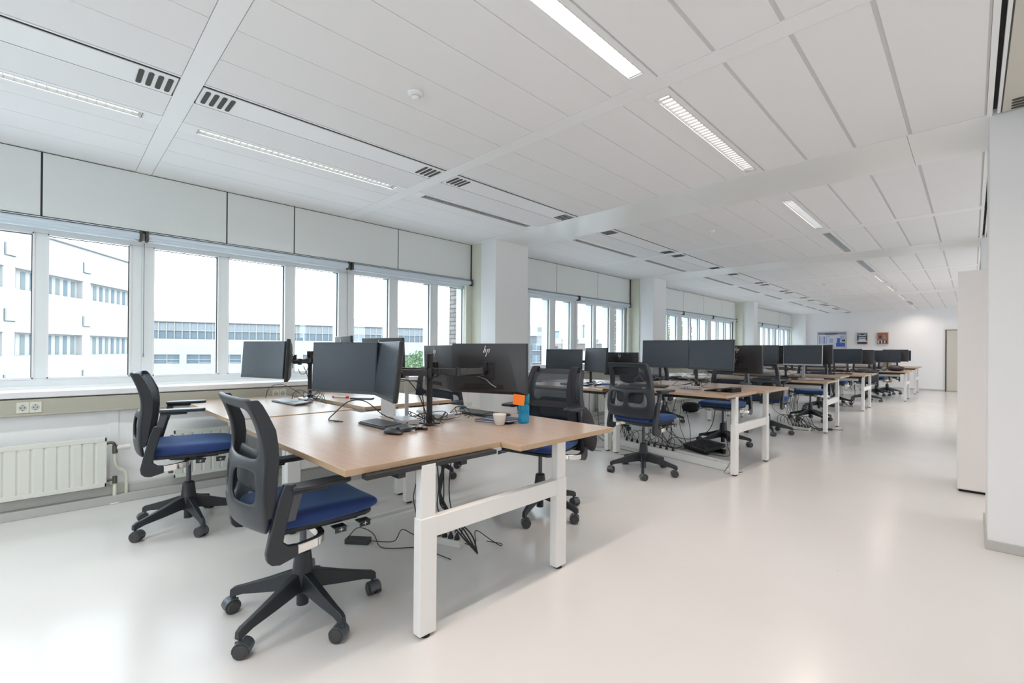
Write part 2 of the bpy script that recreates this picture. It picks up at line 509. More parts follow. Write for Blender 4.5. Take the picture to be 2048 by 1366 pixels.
# outer walls
struct('wall_back', MB().box(-5.3, XR, YB, YB + 0.15, 0, H + 0.1), 'wallw')
rw = MB(); rw.box(XR, XR + 0.15, Y0, YB, 0, 1.25); rw.box(XR, XR + 0.15, Y0, YB, 2.1, H + 0.1)
rwe = [Y0, 4.9, 8.2, 9.0, 14.2, 14.9, 19.6, YB]
for k in range(0, 8, 2): rw.box(XR, XR + 0.15, rwe[k], rwe[k + 1], 1.25, 2.1)
struct('wall_right', rw, 'wallw')
for k in (1, 3, 5):  # unseen windows, added in the right wall for cool fill light
    a_, b_ = rwe[k], rwe[k + 1]
    f_ = MB()
    n_ = int((b_ - a_) / 0.8)
    for q in range(n_ + 1):
        yy = a_ + (b_ - a_ - 0.06) * q / n_
        f_.box(XR + 0.03, XR + 0.09, yy, yy + 0.06, 1.25, 2.1)
    f_.box(XR + 0.03, XR + 0.09, a_, b_, 1.25, 1.31); f_.box(XR + 0.03, XR + 0.09, a_, b_, 2.04, 2.1)
    fill_win = f_.build('window_%d' % (20 + k), 'frame'); fill_win['kind'] = 'structure'
    MB().box(XR + 0.055, XR + 0.06, a_, b_, 1.28, 2.08).build('window_pane', 'glass', fill_win)
struct('wall_front', MB().box(-5.3, XR, Y0 - 0.15, Y0, 0, 1.0).box(-5.3, XR, Y0 - 0.15, Y0, 2.1, H + 0.1).box(-5.3, -3.6, Y0 - 0.15, Y0, 1.0, 2.1).box(0.9, XR, Y0 - 0.15, Y0, 1.0, 2.1), 'wallw')
f_ = MB()  # unseen window added behind the camera, lifts the shade from the front
for q in range(6): f_.box(-3.6 + q * 0.888, -3.54 + q * 0.888, Y0 - 0.1, Y0 - 0.04, 1.0, 2.1)
f_.box(-3.6, 0.9, Y0 - 0.1, Y0 - 0.04, 1.0, 1.06).box(-3.6, 0.9, Y0 - 0.1, Y0 - 0.04, 2.04, 2.1)
fill_win = f_.build('window_30', 'frame'); fill_win['kind'] = 'structure'
MB().box(-3.58, 0.88, Y0 - 0.075, Y0 - 0.07, 1.03, 2.07).build('window_pane', 'glass', fill_win)
struct('baseboard_back', MB().box(-4.4, XR, YB - 0.015, YB, 0, 0.06), 'base')
# brick piers and fins outside
for n, (a, bb) in enumerate(((4.09, 4.80), (8.29, 8.94), (14.2, 14.8), (20.1, 20.5))):
    struct('wall_pier_%d' % (n + 1), MB().box(-5.38, -5.195, a, bb, 0.3, 3.4), 'obrick')

# windows
groups = [(-3.0, -1.33), (-1.25, 0.545), (0.545, 2.357), (2.357, 4.125), (4.80, 6.567), (6.567, 8.30), (8.95, 10.72), (10.72, 12.5), (12.5, 14.25), (14.8, 16.55), (16.55, 18.35), (18.35, 20.15)]
LEAF = {2: [(0.622, 1.113), (1.187, 1.706), (1.793, 2.274)], 3: [(2.440, 2.906), (3.007, 3.505), (3.607, 4.060)], 1: [(-1.16, -0.68), (-0.60, -0.095), (-0.022, 0.471)],
        5: [(6.657, 7.157), (7.237, 7.71), (7.85, 8.22)], 4: [(4.87, 5.33), (5.41, 5.906), (6.036, 6.476)]}
for gi, (a, bb) in enumerate(groups):
    leaves = LEAF.get(gi)
    if not leaves:
        w = (bb - a - 0.16) / 3
        leaves = [(a + 0.08 + k * w + 0.035, a + 0.08 + (k + 1) * w - 0.035) for k in range(3)]
    fr = MB()
    z0, z1 = 0.958, 2.065
    fr.box(-5.09, WX + 0.01, a, bb, 0.882, z0); fr.box(-5.09, WX + 0.01, a, bb, z1, 2.13)
    ed = [a] + [v for l in leaves for v in l] + [bb]
    for k in range(0, len(ed), 2):
        fr.box(-5.09, WX + 0.01, ed[k], ed[k + 1], z0, z1)
        if k > 0: fr.box(-5.20, -5.09, ed[k] + 0.012, ed[k] + 0.05, z0 - 0.05, z1 + 0.2)
    w_o = fr.build('window_%d' % (gi + 1), 'frame', None, bevel=0.004)
    w_o['kind'] = 'structure'
    for (y0, y1) in leaves:
        bd = MB()
        for q in ((y0 - 0.004, y0 + 0.008), (y1 - 0.008, y1 + 0.004)): bd.box(-5.03, WX + 0.016, q[0], q[1], z0, z1)
        bd.box(-5.03, WX + 0.016, y0, y1, z0 - 0.004, z0 + 0.010); bd.box(-5.03, WX + 0.016, y0, y1, z1 - 0.010, z1 + 0.004)
        bd.box(-5.045, -5.035, y0, y1, z1 - 0.017, z1 - 0.011, 1)
        bd.box(-5.05, -5.04, y1 - 0.014, y1 - 0.006, z0, z1, 1)
        bd.build('window_sash', ['sill', 'slot'], w_o)
        MB().box(-5.052, -5.047, y0 - 0.002, y1 + 0.002, z0, z1).build('window_pane', 'glass', w_o)

# roller blinds, one cassette per window group
def blind(a, bb, label):
    o = MB().cyl((-4.925, a + 0.03, 2.132), (-4.925, bb - 0.03, 2.132), 0.030, n=20).build('roller_blind', 'blind')
    MB().box(-4.962, -4.955, a + 0.02, bb - 0.02, 2.10, 2.172).box(-4.96, -4.91, a + 0.02, bb - 0.02, 2.166, 2.171).build('cassette', 'frame', o)
    MB().cyl((-4.925, a + 0.06, 2.100), (-4.925, bb - 0.06, 2.100), 0.014, n=10).build('bottom_bar', 'blind', o)
    for y in (a + 0.012, bb - 0.030): MB().box(-4.965, -4.89, y, y + 0.018, 2.09, 2.175).build('bracket', 'slot', o, bevel=0.002)
    return tag(o, label, 'roller blind', 'rolled-up blinds above the windows')
for k, (a, bb) in enumerate(groups):
    if k == 0: continue
    lab = ['', 'rolled-up grey roller blind above the first window beside the double wall socket', 'rolled-up grey roller blind above the window behind the two small chairs and first monitors',
           'rolled-up grey roller blind ending at the first column, on its near side', 'rolled-up grey roller blind starting right behind the first column', 'rolled-up grey roller blind ending at the second column, beside the brick pier',
           'rolled-up grey roller blind starting right behind the second column', 'rolled-up grey roller blind in the middle between second and third columns', 'rolled-up grey roller blind ending at the third column',
           'rolled-up grey roller blind starting right behind the third column', 'rolled-up grey roller blind in the middle of the last window bay', 'rolled-up grey roller blind ending at the last column by the back wall'][k]
    blind(a, bb, lab)
for y, lb in ((0.555, 'thin pull cord hanging on the wide mullion beside the first blind joint'), (2.36, 'thin pull cord hanging on the mullion above the large tilted monitors'), (6.57, 'thin pull cord hanging on the mullion between first and second columns')):
    zb = 1.15 if y < 1 else 1.0
    tag(MB().tube([(-4.985, y, 2.09), (-4.985, y, zb)], 0.0028).cyl((-4.985, y, zb), (-4.985, y, zb - 0.03), 0.005).build('blind_cord', 'cableg'), lb, 'cord', 'blind cords')

# back wall door
dr = MB().box(-0.585, 0.35, YB - 0.03, YB, 0.03, 1.955).build('door_1', 'doorb', None, bevel=0.003)
dr['kind'] = 'structure'
MB().box(-0.615, -0.585, YB - 0.035, YB, 0.0, 1.975).box(-0.615, 0.38, YB - 0.035, YB, 1.955, 1.975).build('door_frame', 'slot', dr)
# back wall pictures
def picture(x0, x1, z0, z1, name, label, painter, pm):
    o = MB().box(x0, x1, YB - 0.045, YB - 0.002, z0, z1).build(name, pm, None, bevel=0.003)
    tag(o, label, 'picture')
    c = MB(); painter(c, x0 + 0.02, x1 - 0.02, z0 + 0.02, z1 - 0.02)
    return o, c
M['pblue'] = mat('painting_blue', (0.05, 0.12, 0.45), 0.6); M['pblue2'] = mat('painting_pale_blue', (0.36, 0.46, 0.66), 0.6)
M['pwhite'] = mat('painting_white', (0.66, 0.68, 0.74), 0.6); M['pgrey'] = mat('painting_grey', (0.22, 0.26, 0.34), 0.6)
M['pdark'] = mat('painting_dark', (0.03, 0.035, 0.05), 0.6); M['prust'] = mat('painting_rust', (0.33, 0.12, 0.07), 0.6)
M['pfrm'] = mat('picture_wood_edge', (0.45, 0.34, 0.26), 0.5); M['pfrg'] = mat('picture_grey_edge', (0.5, 0.49, 0.5), 0.5)
yc = YB - 0.0475
def paint(o, rects, base, x0, x1, z0, z1):
    mats = ['pwhite', 'pblue', 'pblue2', 'pgrey', 'pdark', 'prust', 'pfrm']
    yc = o.bound_box[0][1] - 0.0015
    c = MB().box(x0, x1, yc, YB - 0.03, z0, z1, base)
    w, hh = x1 - x0, z1 - z0
    for k, (u0, u1, v0, v1, m) in enumerate(rects):
        c.box(x0 + u0 * w, x0 + u1 * w, yc - 0.0008 * (k + 1), yc, z0 + v0 * hh, z0 + v1 * hh, m)
    c.build('canvas', mats, o)
o = MB().box(-4.10, -3.20, YB - 0.04, YB - 0.002, 1.38, 1.98).build('framed_picture', 'pfrg', None, bevel=0.003)
tag(o, 'large blue and white painting of a pillared interior on the back wall', 'picture')
rr = [(0, 1, .86, 1, 3), (.25, .7, .88, .95, 4), (.3, .62, .80, .84, 2)]
for k in range(5): rr.append((.05 + k * .08, .08 + k * .08, .25, .75, 2 if k % 2 else 1))
rr += [(.36, .62, .05, .7, 0), (.42, .56, .3, .6, 2), (.66, .98, .05, .32, 1), (.7, .8, .3, .62, 1), (.86, .98, .4, .55, 4), (.8, .95, .5, .8, 2), (0, .3, .05, .15, 2), (.40, .58, .05, .2, 2)]
paint(o, rr, 0, -4.07, -3.23, 1.41, 1.95)
o = MB().box(-2.90, -2.60, YB - 0.06, YB - 0.002, 1.52, 1.925).build('framed_picture', 'pfrm', None, bevel=0.003)
tag(o, 'small dark square picture in black, white and grey on the back wall', 'picture')
paint(o, [(0, 1, .8, 1, 3), (0, 1, 0, .18, 4), (.05, .95, .62, .72, 4), (.1, .9, .45, .55, 3), (.2, .8, .22, .34, 0), (.35, .65, .82, .95, 4), (.0, .12, .3, .8, 4), (.88, 1, .3, .8, 4)], 0, -2.885, -2.615, 1.535, 1.91)
o = MB().box(-2.335, -2.03, YB - 0.06, YB - 0.002, 1.52, 1.925).build('framed_picture', 'pfrm', None, bevel=0.003)
tag(o, 'small square picture in rust brown tones, nearest the door on the back wall', 'picture')
rr = [(.15, .35, .5, .75, 4), (.55, .75, .6, .8, 3), (.6, .85, .5, .55, 0)]
for k in range(6): rr.append((.05 + k * .15, .15 + k * .15, .05 + .03 * (k % 2), .3, 4 if k % 2 else 0))
rr.append((.1, .4, .28, .36, 6))
paint(o, rr, 5, -2.32, -2.045, 1.535, 1.91)

# tall cabinet behind the passage column
cb = empty('tall_cabinet', (0.5, 5.9, 0)); tag(cb, 'tall plain off-white cabinet behind the passage column', 'cabinet')
MB().box(-0.594, 0.30, -0.27, 0.25, 0.02, 1.925).build('body', 'cab', cb, bevel=0.004)
MB().box(-0.58, 0.29, -0.255, 0.24, 0.0, 0.03).build('plinth', 'dark', cb)
MB().box(-0.590, 0.298, -0.284, -0.27, 0.03, 1.92).build('door', 'cab', cb, bevel=0.002)

# ================================================================ CEILING FITTINGS
def ceil_lamp(xc, y0, y1, w, label, lit, fm=None, fw=0.03, grp='recessed lamps in the ceiling'):
    o = empty('ceiling_light', (xc, (y0 + y1) / 2, H)); tag(o, label, 'ceiling light', grp)
    hl = (y1 - y0) / 2; hw = w / 2; m0, m1 = fm
    f = MB()
    for sx in (-1, 1):
        f.box(min(sx * hw, sx * (hw + fw)), max(sx * hw, sx * (hw + fw)), m0 - o.location.y, m1 - o.location.y, -0.003, 0.03)
    f.box(-hw, hw, m0 - o.location.y, -hl, -0.003, 0.03); f.box(-hw, hw, hl, m1 - o.location.y, -0.003, 0.03)
    f.box(-hw - 0.001, -hw + 0.003, -hl, hl, -0.005, 0.05, 1); f.box(hw - 0.003, hw + 0.001, -hl, hl, -0.005, 0.05, 1)
    f.box(-hw, hw, -hl - 0.003, -hl + 0.001, -0.005, 0.05, 1); f.box(-hw, hw, hl - 0.001, hl + 0.003, -0.005, 0.05, 1)
    f.build('housing', ['rail', 'seam'], o)
    lm = 'louv' if lit else 'louvo'
    bh = 0.012 if lit else 0.028
    l = MB(); n = int((y1 - y0) / 0.042)
    for k in range(n + 1):
        y = -hl + 0.006 + (2 * hl - 0.012) * k / n
        l.prism([(y - 0.001, 0.002), (y + 0.001, 0.002), (y + 0.003, bh), (y - 0.003, bh)], -hw + 0.003, hw - 0.003, 'x')
    l.box(-hw + 0.003, hw - 0.003, -hl, hl, 0.049, 0.052)
    l.build('louvre', lm, o)
    tb = MB().cyl((0, -hl + 0.03, 0.038), (0, hl - 0.03, 0.038), 0.008, n=10)
    if lit: tb.box(-hw + 0.004, hw - 0.004, -hl + 0.02, hl - 0.02, 0.018, 0.020)
    tb.build('tube', lit if lit else 'louvo', o)
    return o
XL = -1.274
LAMPS = [(2, 0.69, 2.195, 'emit1', 'brightest glowing recessed lamp, nearest of the row'), (3, 2.484, 3.99, 'emit', 'second glowing recessed lamp, between rail and first wide ceiling beam'),
         (4, 5.0, 6.39, 'emit', 'glowing recessed lamp just past the first wide ceiling beam'), (5, 6.70, 8.13, None, 'unlit recessed lamp just before the second wide ceiling beam'),
         (6, 9.02, 10.45, None, 'unlit recessed lamp just past the second wide ceiling beam'), (7, 10.92, 12.2, 'emit', 'small glowing recessed lamp after the two unlit ones'),
         (8, 12.72, 13.96, 'emit', 'small glowing recessed lamp just before the third beam'), (9, 15.0, 16.4, 'emit', 'small glowing recessed lamp just past the third beam'),
         (10, 16.85, 18.1, None, 'tiny unlit recessed lamp near the back wall'), (11, 18.5, 19.9, 'emit', 'tiny glowing recessed lamp closest to the back wall')]
for mi, a, b, lit, lab in LAMPS:
    ceil_lamp(XL, a, b, 0.084, lab, lit, MODS[mi], 0.031)
    if lit: lamp_light(XL, a + 0.05, b - 0.05)
ceil_lamp(XL, -1.1, 0.4, 0.084, 'added glowing fill lamp recessed overhead, out of view behind the viewpoint', 'emit1', MODS[1], 0.031); lamp_light(XL, -1.05, 0.35)  # continues the row out of view, added for its light
for k, (yy0, yy1) in enumerate(((-1.1, 0.4), (2.48, 3.98), (5.0, 6.4), (6.7, 8.1), (9.0, 10.4), (10.9, 12.2), (12.7, 13.9), (15.0, 16.4), (18.4, 19.8))):  # unseen lamps added over the passage to brighten the room
    ceil_lamp(1.9, yy0, yy1, 0.084, 'added fill lamp recessed over the passage, out of view', 'emit', (yy0 - 0.1, yy1 + 0.1), 0.031); lamp_light(1.9, yy0 + .05, yy1 - .05, LAMP_W * (0.7 if k < 2 else 0.95))
XS = -3.715
SL = ['', '', 'long strip lamp with bright beads over the near desks', 'grey strip lamp running up to the first wide beam', 'grey strip lamp starting past the first wide beam', 'grey strip lamp ending at the second wide beam',
      'grey strip lamp starting past the second wide beam', 'grey strip lamp in the middle between second and third beams', 'grey strip lamp ending at the third beam', 'thin strip lamp starting past the third beam', 'thin strip lamp in the last ceiling bay', 'thin strip lamp touching the back wall']
for mi, (a, b) in enumerate(MODS):
    if mi == 0: continue
    lit = 'emit2' if mi in (1, 2) else None
    ceil_lamp(XS, a + 0.095, b - 0.09, 0.085, SL[mi] or 'strip lamp with bright beads above the first window', lit, (a, b), 0.033, 'strip lamps along the windows')
lamp_light(XS, 0.7, 2.2, 10, (0.95, 1, 0.97)); lamp_light(XS, -1.0, 0.38, 10, (0.95, 1, 0.97))

def ceil_unit(x0, x1, a, b, label, pm='rail', gapdir=1, grp='cooling units in the ceiling'):
    o = empty('ceiling_cooling_unit', ((x0 + x1) / 2, (a + b) / 2, H)); tag(o, label, 'ceiling vent', grp)
    hw = (x1 - x0) / 2; hl = (b - a) / 2
    MB().box(-hw + 0.02, hw - 0.035, -hl + 0.006, hl - 0.006, -0.004, 0.02).build('cover', pm, o, bevel=0.003)
    MB().box(hw - 0.034, hw - 0.012, -hl, hl, 0.001, 0.03).build('gap', 'dark', o)
    MB().box(-hw, -hw + 0.016, -hl, hl, -0.002, 0.03).box(hw - 0.012, hw, -hl, hl, -0.002, 0.012).build('edge_rail', 'rail', o)
    MB().box(-hw + 0.014, -hw + 0.024, -hl, hl, -0.0025, 0.02).build('joint', 'slot', o)
    for e in (-1, 1):
        s = MB()
        for k in range(4):
            yy = e * (hl - 0.035 - k * 0.042)
            x0_, x1_ = -hw + 0.055, hw - 0.062; r = 0.012
            pts = []
            for q in range(7): t = -PI / 2 + PI * q / 6; pts.append((x1_ - r + r * math.cos(t), yy + r * math.sin(t)))
            for q in range(7): t = PI / 2 + PI * q / 6; pts.append((x0_ + r + r * math.cos(t), yy + r * math.sin(t)))
            s.prism(pts, -0.0075, -0.005, 'z')
        s.build('vent_slots', 'slot', o)
    return o
VL = ['', 'long flat ceiling cooling unit above the first window, slots at its end', 'long flat ceiling cooling unit over the near desks', 'ceiling cooling unit running up to the first wide beam', 'ceiling cooling unit starting past the first wide beam',
      'ceiling cooling unit ending at the second wide beam', 'ceiling cooling unit starting past the second wide beam', 'ceiling cooling unit in the middle between second and third beams', 'ceiling cooling unit ending at the third beam',
      'small ceiling cooling unit starting past the third beam', 'small ceiling cooling unit in the last ceiling bay', 'small ceiling cooling unit touching the back wall']
for mi, (a, b) in enumerate(MODS):
    if mi == 0: continue
    ceil_unit(-3.320, -3.035, a, b, VL[mi])
for k, mi in enumerate((3, 4, 5, 6, 2)):
    a, b = MODS[mi]
    ceil_unit(0.100, 0.62, a, b, ['beige ceiling unit with slots beside the near passage column', 'narrow beige ceiling unit just past the near passage column', 'narrow beige ceiling unit before the second passage column', 'sliver of beige ceiling unit past the second passage column', 'beige ceiling unit over the passage near the viewpoint'][k], 'beige2', grp='beige units over the passage')
for x, y, lb in ((-2.26, 1.465, 'round white smoke detector on the ceiling over the near desks'), (-2.246, 5.646, 'round white smoke detector past the first wide beam'), (-2.236, 11.6, 'small round smoke detector far along the ceiling')):
    o = MB().lathe([(0.0, 0), (0.045, 0), (0.045, -0.008), (0.036, -0.014), (0.022, -0.016), (0.022, -0.03), (0.018, -0.034), (0.0, -0.034)], (x, y, H), 24).build('smoke_detector', 'rail')
    tag(o, lb, 'smoke detector')
    MB().lathe([(0.0225, -0.019), (0.0235, -0.019), (0.0235, -0.026), (0.0225, -0.026)], (x, y, H), 24, cap=False).build('sensor_ring', 'seam', o)

# ================================================================ WALL FITTINGS
def radiator(y0, y1, z0, z1, label):
    o = empty('radiator', (-4.68, (y0 + y1) / 2, z0)); tag(o, label, 'radiator', 'radiators under the windows')
    hl = (y1 - y0) / 2; hh = z1 - z0
    n = max(3, int(round((y1 - y0) / 0.0667)))
    p = MB(); prof = []
    w = 2 * hl / n
    for k in range(n):
        a = -hl + k * w
        prof += [(0.036, a + 0.002), (0.044, a + 0.010), (0.044, a + w - 0.010), (0.036, a + w - 0.002)]
    vs = []; fs = []
    for z in (0.03, hh - 0.03):
        for x, y in prof: vs.append((x, y, z))
    m = len(prof)
    for k in range(m - 1): fs.append((k, k + 1, m + k + 1, m + k))
    p.add(vs, fs)
    p.box(0.0, 0.036, -hl, hl, 0.0, hh)
    p.box(0.03, 0.046, -hl, hl, 0.0, 0.03); p.box(0.03, 0.046, -hl, hl, hh - 0.03, hh)
    p.box(0.03, 0.046, -hl, -hl + 0.012, 0, hh); p.box(0.03, 0.046, hl - 0.012, hl, 0, hh)
    p.build('panel', 'rad', o, bevel=0.004, fixn=False)
    MB().box(-0.066, 0.0, -hl + 0.1, -hl + 0.13, 0.05, hh - 0.05).box(-0.066, 0.0, hl - 0.13, hl - 0.10, 0.05, hh - 0.05).build('wall_bracket', 'rad', o)
    return o, hl, hh
o, hl, hh = radiator(-0.75, 0.305, 0.145, 0.516, 'cream panel radiator under the first window, beside the pipe with a white valve knob')
v = MB().tube(spline([(0.01, hl, hh - 0.05), (0.01, hl + 0.025, hh - 0.045), (0.01, hl + 0.045, hh - 0.06), (0.01, hl + 0.05, hh - 0.11)]), 0.011, 10)
v.cyl((0.01, hl + 0.05, hh - 0.07), (0.01, hl + 0.05, hh - 0.13), 0.017, n=10)
v.build('valve', 'brass', o)
MB().cyl((0.01, hl + 0.06, hh - 0.09), (0.01, hl + 0.14, hh - 0.09), 0.017, 0.021, n=14).build('thermostat_knob', 'plugw', o)
MB().cyl((0.01, hl, 0.04), (0.01, hl + 0.02, 0.04), 0.014, n=10).cyl((0.01, hl + 0.05, 0.01), (0.01, hl + 0.05, 0.065), 0.015, n=10).cyl((0.01, hl + 0.02, 0.04), (0.01, hl + 0.05, 0.04), 0.009).build('valve', 'brass', o)
MB().tube([(0.01, hl + 0.05, 0.02), (0.01, hl + 0.05, -0.145)], 0.012, 10).lathe([(0.013, 0.0), (0.035, 0.0), (0.03, 0.008), (0.013, 0.010)], (0.01, hl + 0.05, -0.145), 20).tube(spline([(0.01, hl + 0.05, hh - 0.13), (0.01, hl + 0.05, hh - 0.2), (0.0, hl + 0.07, hh - 0.25), (-0.01, hl + 0.105, hh - 0.28), (-0.01, hl + 0.12, hh - 0.33), (-0.01, hl + 0.12, -0.145)]), 0.011, 10).lathe([(0.013, 0.0), (0.035, 0.0), (0.03, 0.008), (0.013, 0.010)], (-0.01, hl + 0.12, -0.145), 20).build('pipe', 'pipe', o)
for a, b, lb in ((0.72, 2.2, 'cream panel radiator behind the small chair beside the first desk'), (2.7, 3.9, 'cream panel radiator behind the first desks, before the column'), (5.0, 6.4, 'cream panel radiator under the window past the first column'), (6.8, 8.0, 'cream panel radiator just before the second column'), (9.3, 10.8, 'cream panel radiator just past the second column'), (11.2, 13.0, 'cream panel radiator before the third column')):
    o, hl, hh = radiator(a, b, 0.13, 0.52, lb)
    MB().cyl((0.01, -hl - 0.02, hh - 0.05), (0.01, -hl, hh - 0.05), 0.013, n=10).cyl((0.01, -hl, 0.05), (0.01, -hl - 0.03, 0.05), 0.013, n=10).build('valve', 'brass', o)
def wall_socket(y, z, label):
    o = empty('wall_socket', (-4.70, y, z)); tag(o, label, 'wall socket')
    MB().box(0, 0.006, -0.062, 0.062, -0.038, 0.038).build('plate', 'cream', o, bevel=0.002)
    MB().box(0.005, 0.0066, -0.001, 0.001, -0.038, 0.038).build('joint', 'slot', o)
    for s in (-1, 1):
        r = MB().cyl((0.004, s * 0.031, 0), (0.0068, s * 0.031, 0), 0.021, n=24).build('socket_well', 'base', o)
        MB().cyl((0.006, s * 0.031 - 0.009, 0), (0.0075, s * 0.031 - 0.009, 0), 0.0035, n=10).cyl((0.006, s * 0.031 + 0.009, 0), (0.0075, s * 0.031 + 0.009, 0), 0.0035, n=10).cyl((0.006, s * 0.031, 0.018), (0.0075, s * 0.031, 0.018), 0.003, n=8).cyl((0.006, s * 0.031, -0.018), (0.0075, s * 0.031, -0.018), 0.003, n=8).build('contact_hole', 'dark', r)
wall_socket(-0.105, 0.772, 'double wall socket in the cable duct above the cream radiator, before the first desk')
wall_socket(1.55, 0.772, 'double wall socket in the cable duct behind the first desk')

# ================================================================ DESKS
def leg_set(root, lx, ly, zt, first=True):
    """lower tube with foot, upper tube as sub-part"""
    l = MB().box(lx - 0.025, lx + 0.025, ly - 0.042, ly + 0.042, 0.014, 0.5)
    lo = l.build('leg', 'legw', root, bevel=0.004)
    MB().box(lx - 0.021, lx + 0.021, ly - 0.036, ly + 0.036, 0.49, zt - 0.03).build('upper_tube', 'legw', lo, bevel=0.003)
    MB().cyl((lx, ly, 0.0), (lx, ly, 0.015), 0.022, n=16).build('levelling_foot', 'dark', lo)
    return lo
def double_desk(yc, near, far, legx, label, rz=0.0, top_t=0.026):
    """near/far = (x0, x1, z_top, y0, y1) world; legx = two x"""
    xc = sum(legx) / 2
    o = empty('double_desk', (xc, yc, 0), rz); tag(o, label, 'desk', 'double workstation desks')
    for (x0, x1, z, y0, y1) in (near, far):
        t = MB().box(x0 - xc, x1 - xc, y0 - yc, y1 - yc, z - top_t, z)
        t.mi = [2, 0, 1, 1, 1, 1]
        t.build('desktop', ['wood', 'edge', 'legw'], o, bevel=0.0022, fixn=False)
        s = MB(); yl0, yl1 = y0 - yc, y1 - yc
        for x in legx:
            s.box(x - xc - 0.02, x - xc + 0.02, yl0 + 0.07, yl1 - 0.05, z - top_t - 0.020, z - top_t - 0.001)
        ym = (yl0 + yl1) / 2
        for yy in (ym - 0.16, ym + 0.16):
            s.box(legx[0] - xc, legx[1] - xc, yy - 0.018, yy + 0.018, z - top_t - 0.045, z - top_t - 0.012)
        s.build('support_frame', 'blackm', o, bevel=0.002)
    for x in legx:
        leg_set(o, x - xc, -0.44, near[2]); leg_set(o, x - xc, 0.44, far[2])
        MB().box(x - xc - 0.020, x - xc + 0.020, -0.40, 0.40, 0.41, 0.495).build('crossbeam', 'legw', o, bevel=0.003)
    # cable tray hanging between the tops
    zt = min(near[2], far[2])
    if yc > 7: MB().box(legx[0] - xc + 0.15, legx[1] - xc - 0.15, -0.07, 0.07, zt - 0.16, zt - 0.155).box(legx[0] - xc + 0.15, legx[1] - xc - 0.15, -0.07, -0.066, zt - 0.16, zt - 0.11).box(legx[0] - xc + 0.15, legx[1] - xc - 0.15, 0.066, 0.07, zt - 0.16, zt - 0.11).build('cable_tray', 'legw', o)
    return o
double_desk(1.56, (-3.225, -1.635, 0.753, 0.770, 1.560), (-3.10, -1.512, 0.748, 1.575, 2.370), (-3.13, -1.625), 'nearest double desk in light beech with white H-frame legs, cup and blue bottle on it')
double_desk(1.62, (-4.66, -3.245, 0.757, 0.792, 1.59), (-4.66, -3.245, 0.765, 1.68, 2.50), (-4.57, -3.36), 'double desk by the first window behind the nearest desk')
double_desk(5.17, (-3.045, -1.575, 0.80, 4.40, 5.17), (-3.045, -1.505, 0.806, 5.20, 5.99), (-2.97, -1.625), 'second double desk along the passage, with a thin black laptop on its corner', R(-1.3))
double_desk(5.22, (-4.42, -3.06, 0.752, 4.56, 5.19), (-4.64, -3.20, 0.755, 5.23, 6.05), (-4.36, -3.12), 'double desk by the window right past the first column')
double_desk(8.65, (-3.12, -1.475, 0.785, 7.86, 8.63), (-3.05, -1.45, 0.83, 8.67, 9.45), (-3.02, -1.56), 'third double desk along the passage, carrying a silver-framed monitor', R(0.5))
double_desk(8.65, (-4.40, -3.18, 0.76, 7.90, 8.63), (-4.40, -3.18, 0.76, 8.67, 9.42), (-4.34, -3.28), 'double desk beside the second column at the windows')
double_desk(12.40, (-3.12, -1.53, 0.755, 11.60, 12.38), (-3.12, -1.515, 0.755, 12.42, 13.2), (-3.02, -1.61), 'fourth double desk along the passage')
double_desk(12.40, (-4.62, -3.20, 0.76, 11.6, 12.38), (-4.62, -3.20, 0.76, 12.42, 13.2), (-4.54, -3.28), 'double desk by the windows in line with the fourth passage desk')
double_desk(15.70, (-2.75, -1.12, 0.755, 14.90, 15.68), (-2.75, -1.10, 0.765, 15.72, 16.5), (-2.65, -1.20), 'fifth double desk along the passage, with bags on it')
double_desk(15.70, (-4.40, -2.80, 0.76, 14.9, 15.68), (-4.40, -2.80, 0.76, 15.72, 16.5), (-4.30, -2.90), 'double desk at the windows in line with the fifth passage desk')
double_desk(18.75, (-2.75, -1.15, 0.79, 17.95, 18.73), (-2.75, -1.13, 0.80, 18.77, 19.55), (-2.65, -1.21), 'last double desk along the passage, closest to the back wall')
double_desk(18.75, (-4.60, -2.80, 0.79, 17.95, 18.73), (-4.60, -2.80, 0.79, 18.77, 19.55), (-4.5, -2.90), 'last double desk at the windows near the back wall')

# ================================================================ CHAIRS
def back_x(z):
    pts = [(0.50, -0.222), (0.56, -0.238), (0.64, -0.247), (0.74, -0.240), (0.80, -0.232), (0.90, -0.245), (1.0, -0.285), (1.03, -0.30)]
    if z <= pts[0][0]: return pts[0][1]
    for (a, xa), (b, xb) in zip(pts, pts[1:]):
        if z <= b: return xa + (xb - xa) * (z - a) / (b - a)
    return pts[-1][1]
def back_w(z):
    pts = [(0.50, 0.262), (0.56, 0.272), (0.70, 0.258), (0.80, 0.240), (1.03, 0.222)]
    if z <= pts[0][0]: return pts[0][1]
    for (a, xa), (b, xb) in zip(pts, pts[1:]):
        if z <= b: return xa + (xb - xa) * (z - a) / (b - a)
    return pts[-1][1]
def back_pos(u, z, off=0.0):
    low = max(0.0, min(1.0, (0.84 - z) / 0.10))
    x = back_x(z) - (0.018 + 0.040 * low) * (1 - u * u) + 0.012 + off
    return (x, u * back_w(z), z)
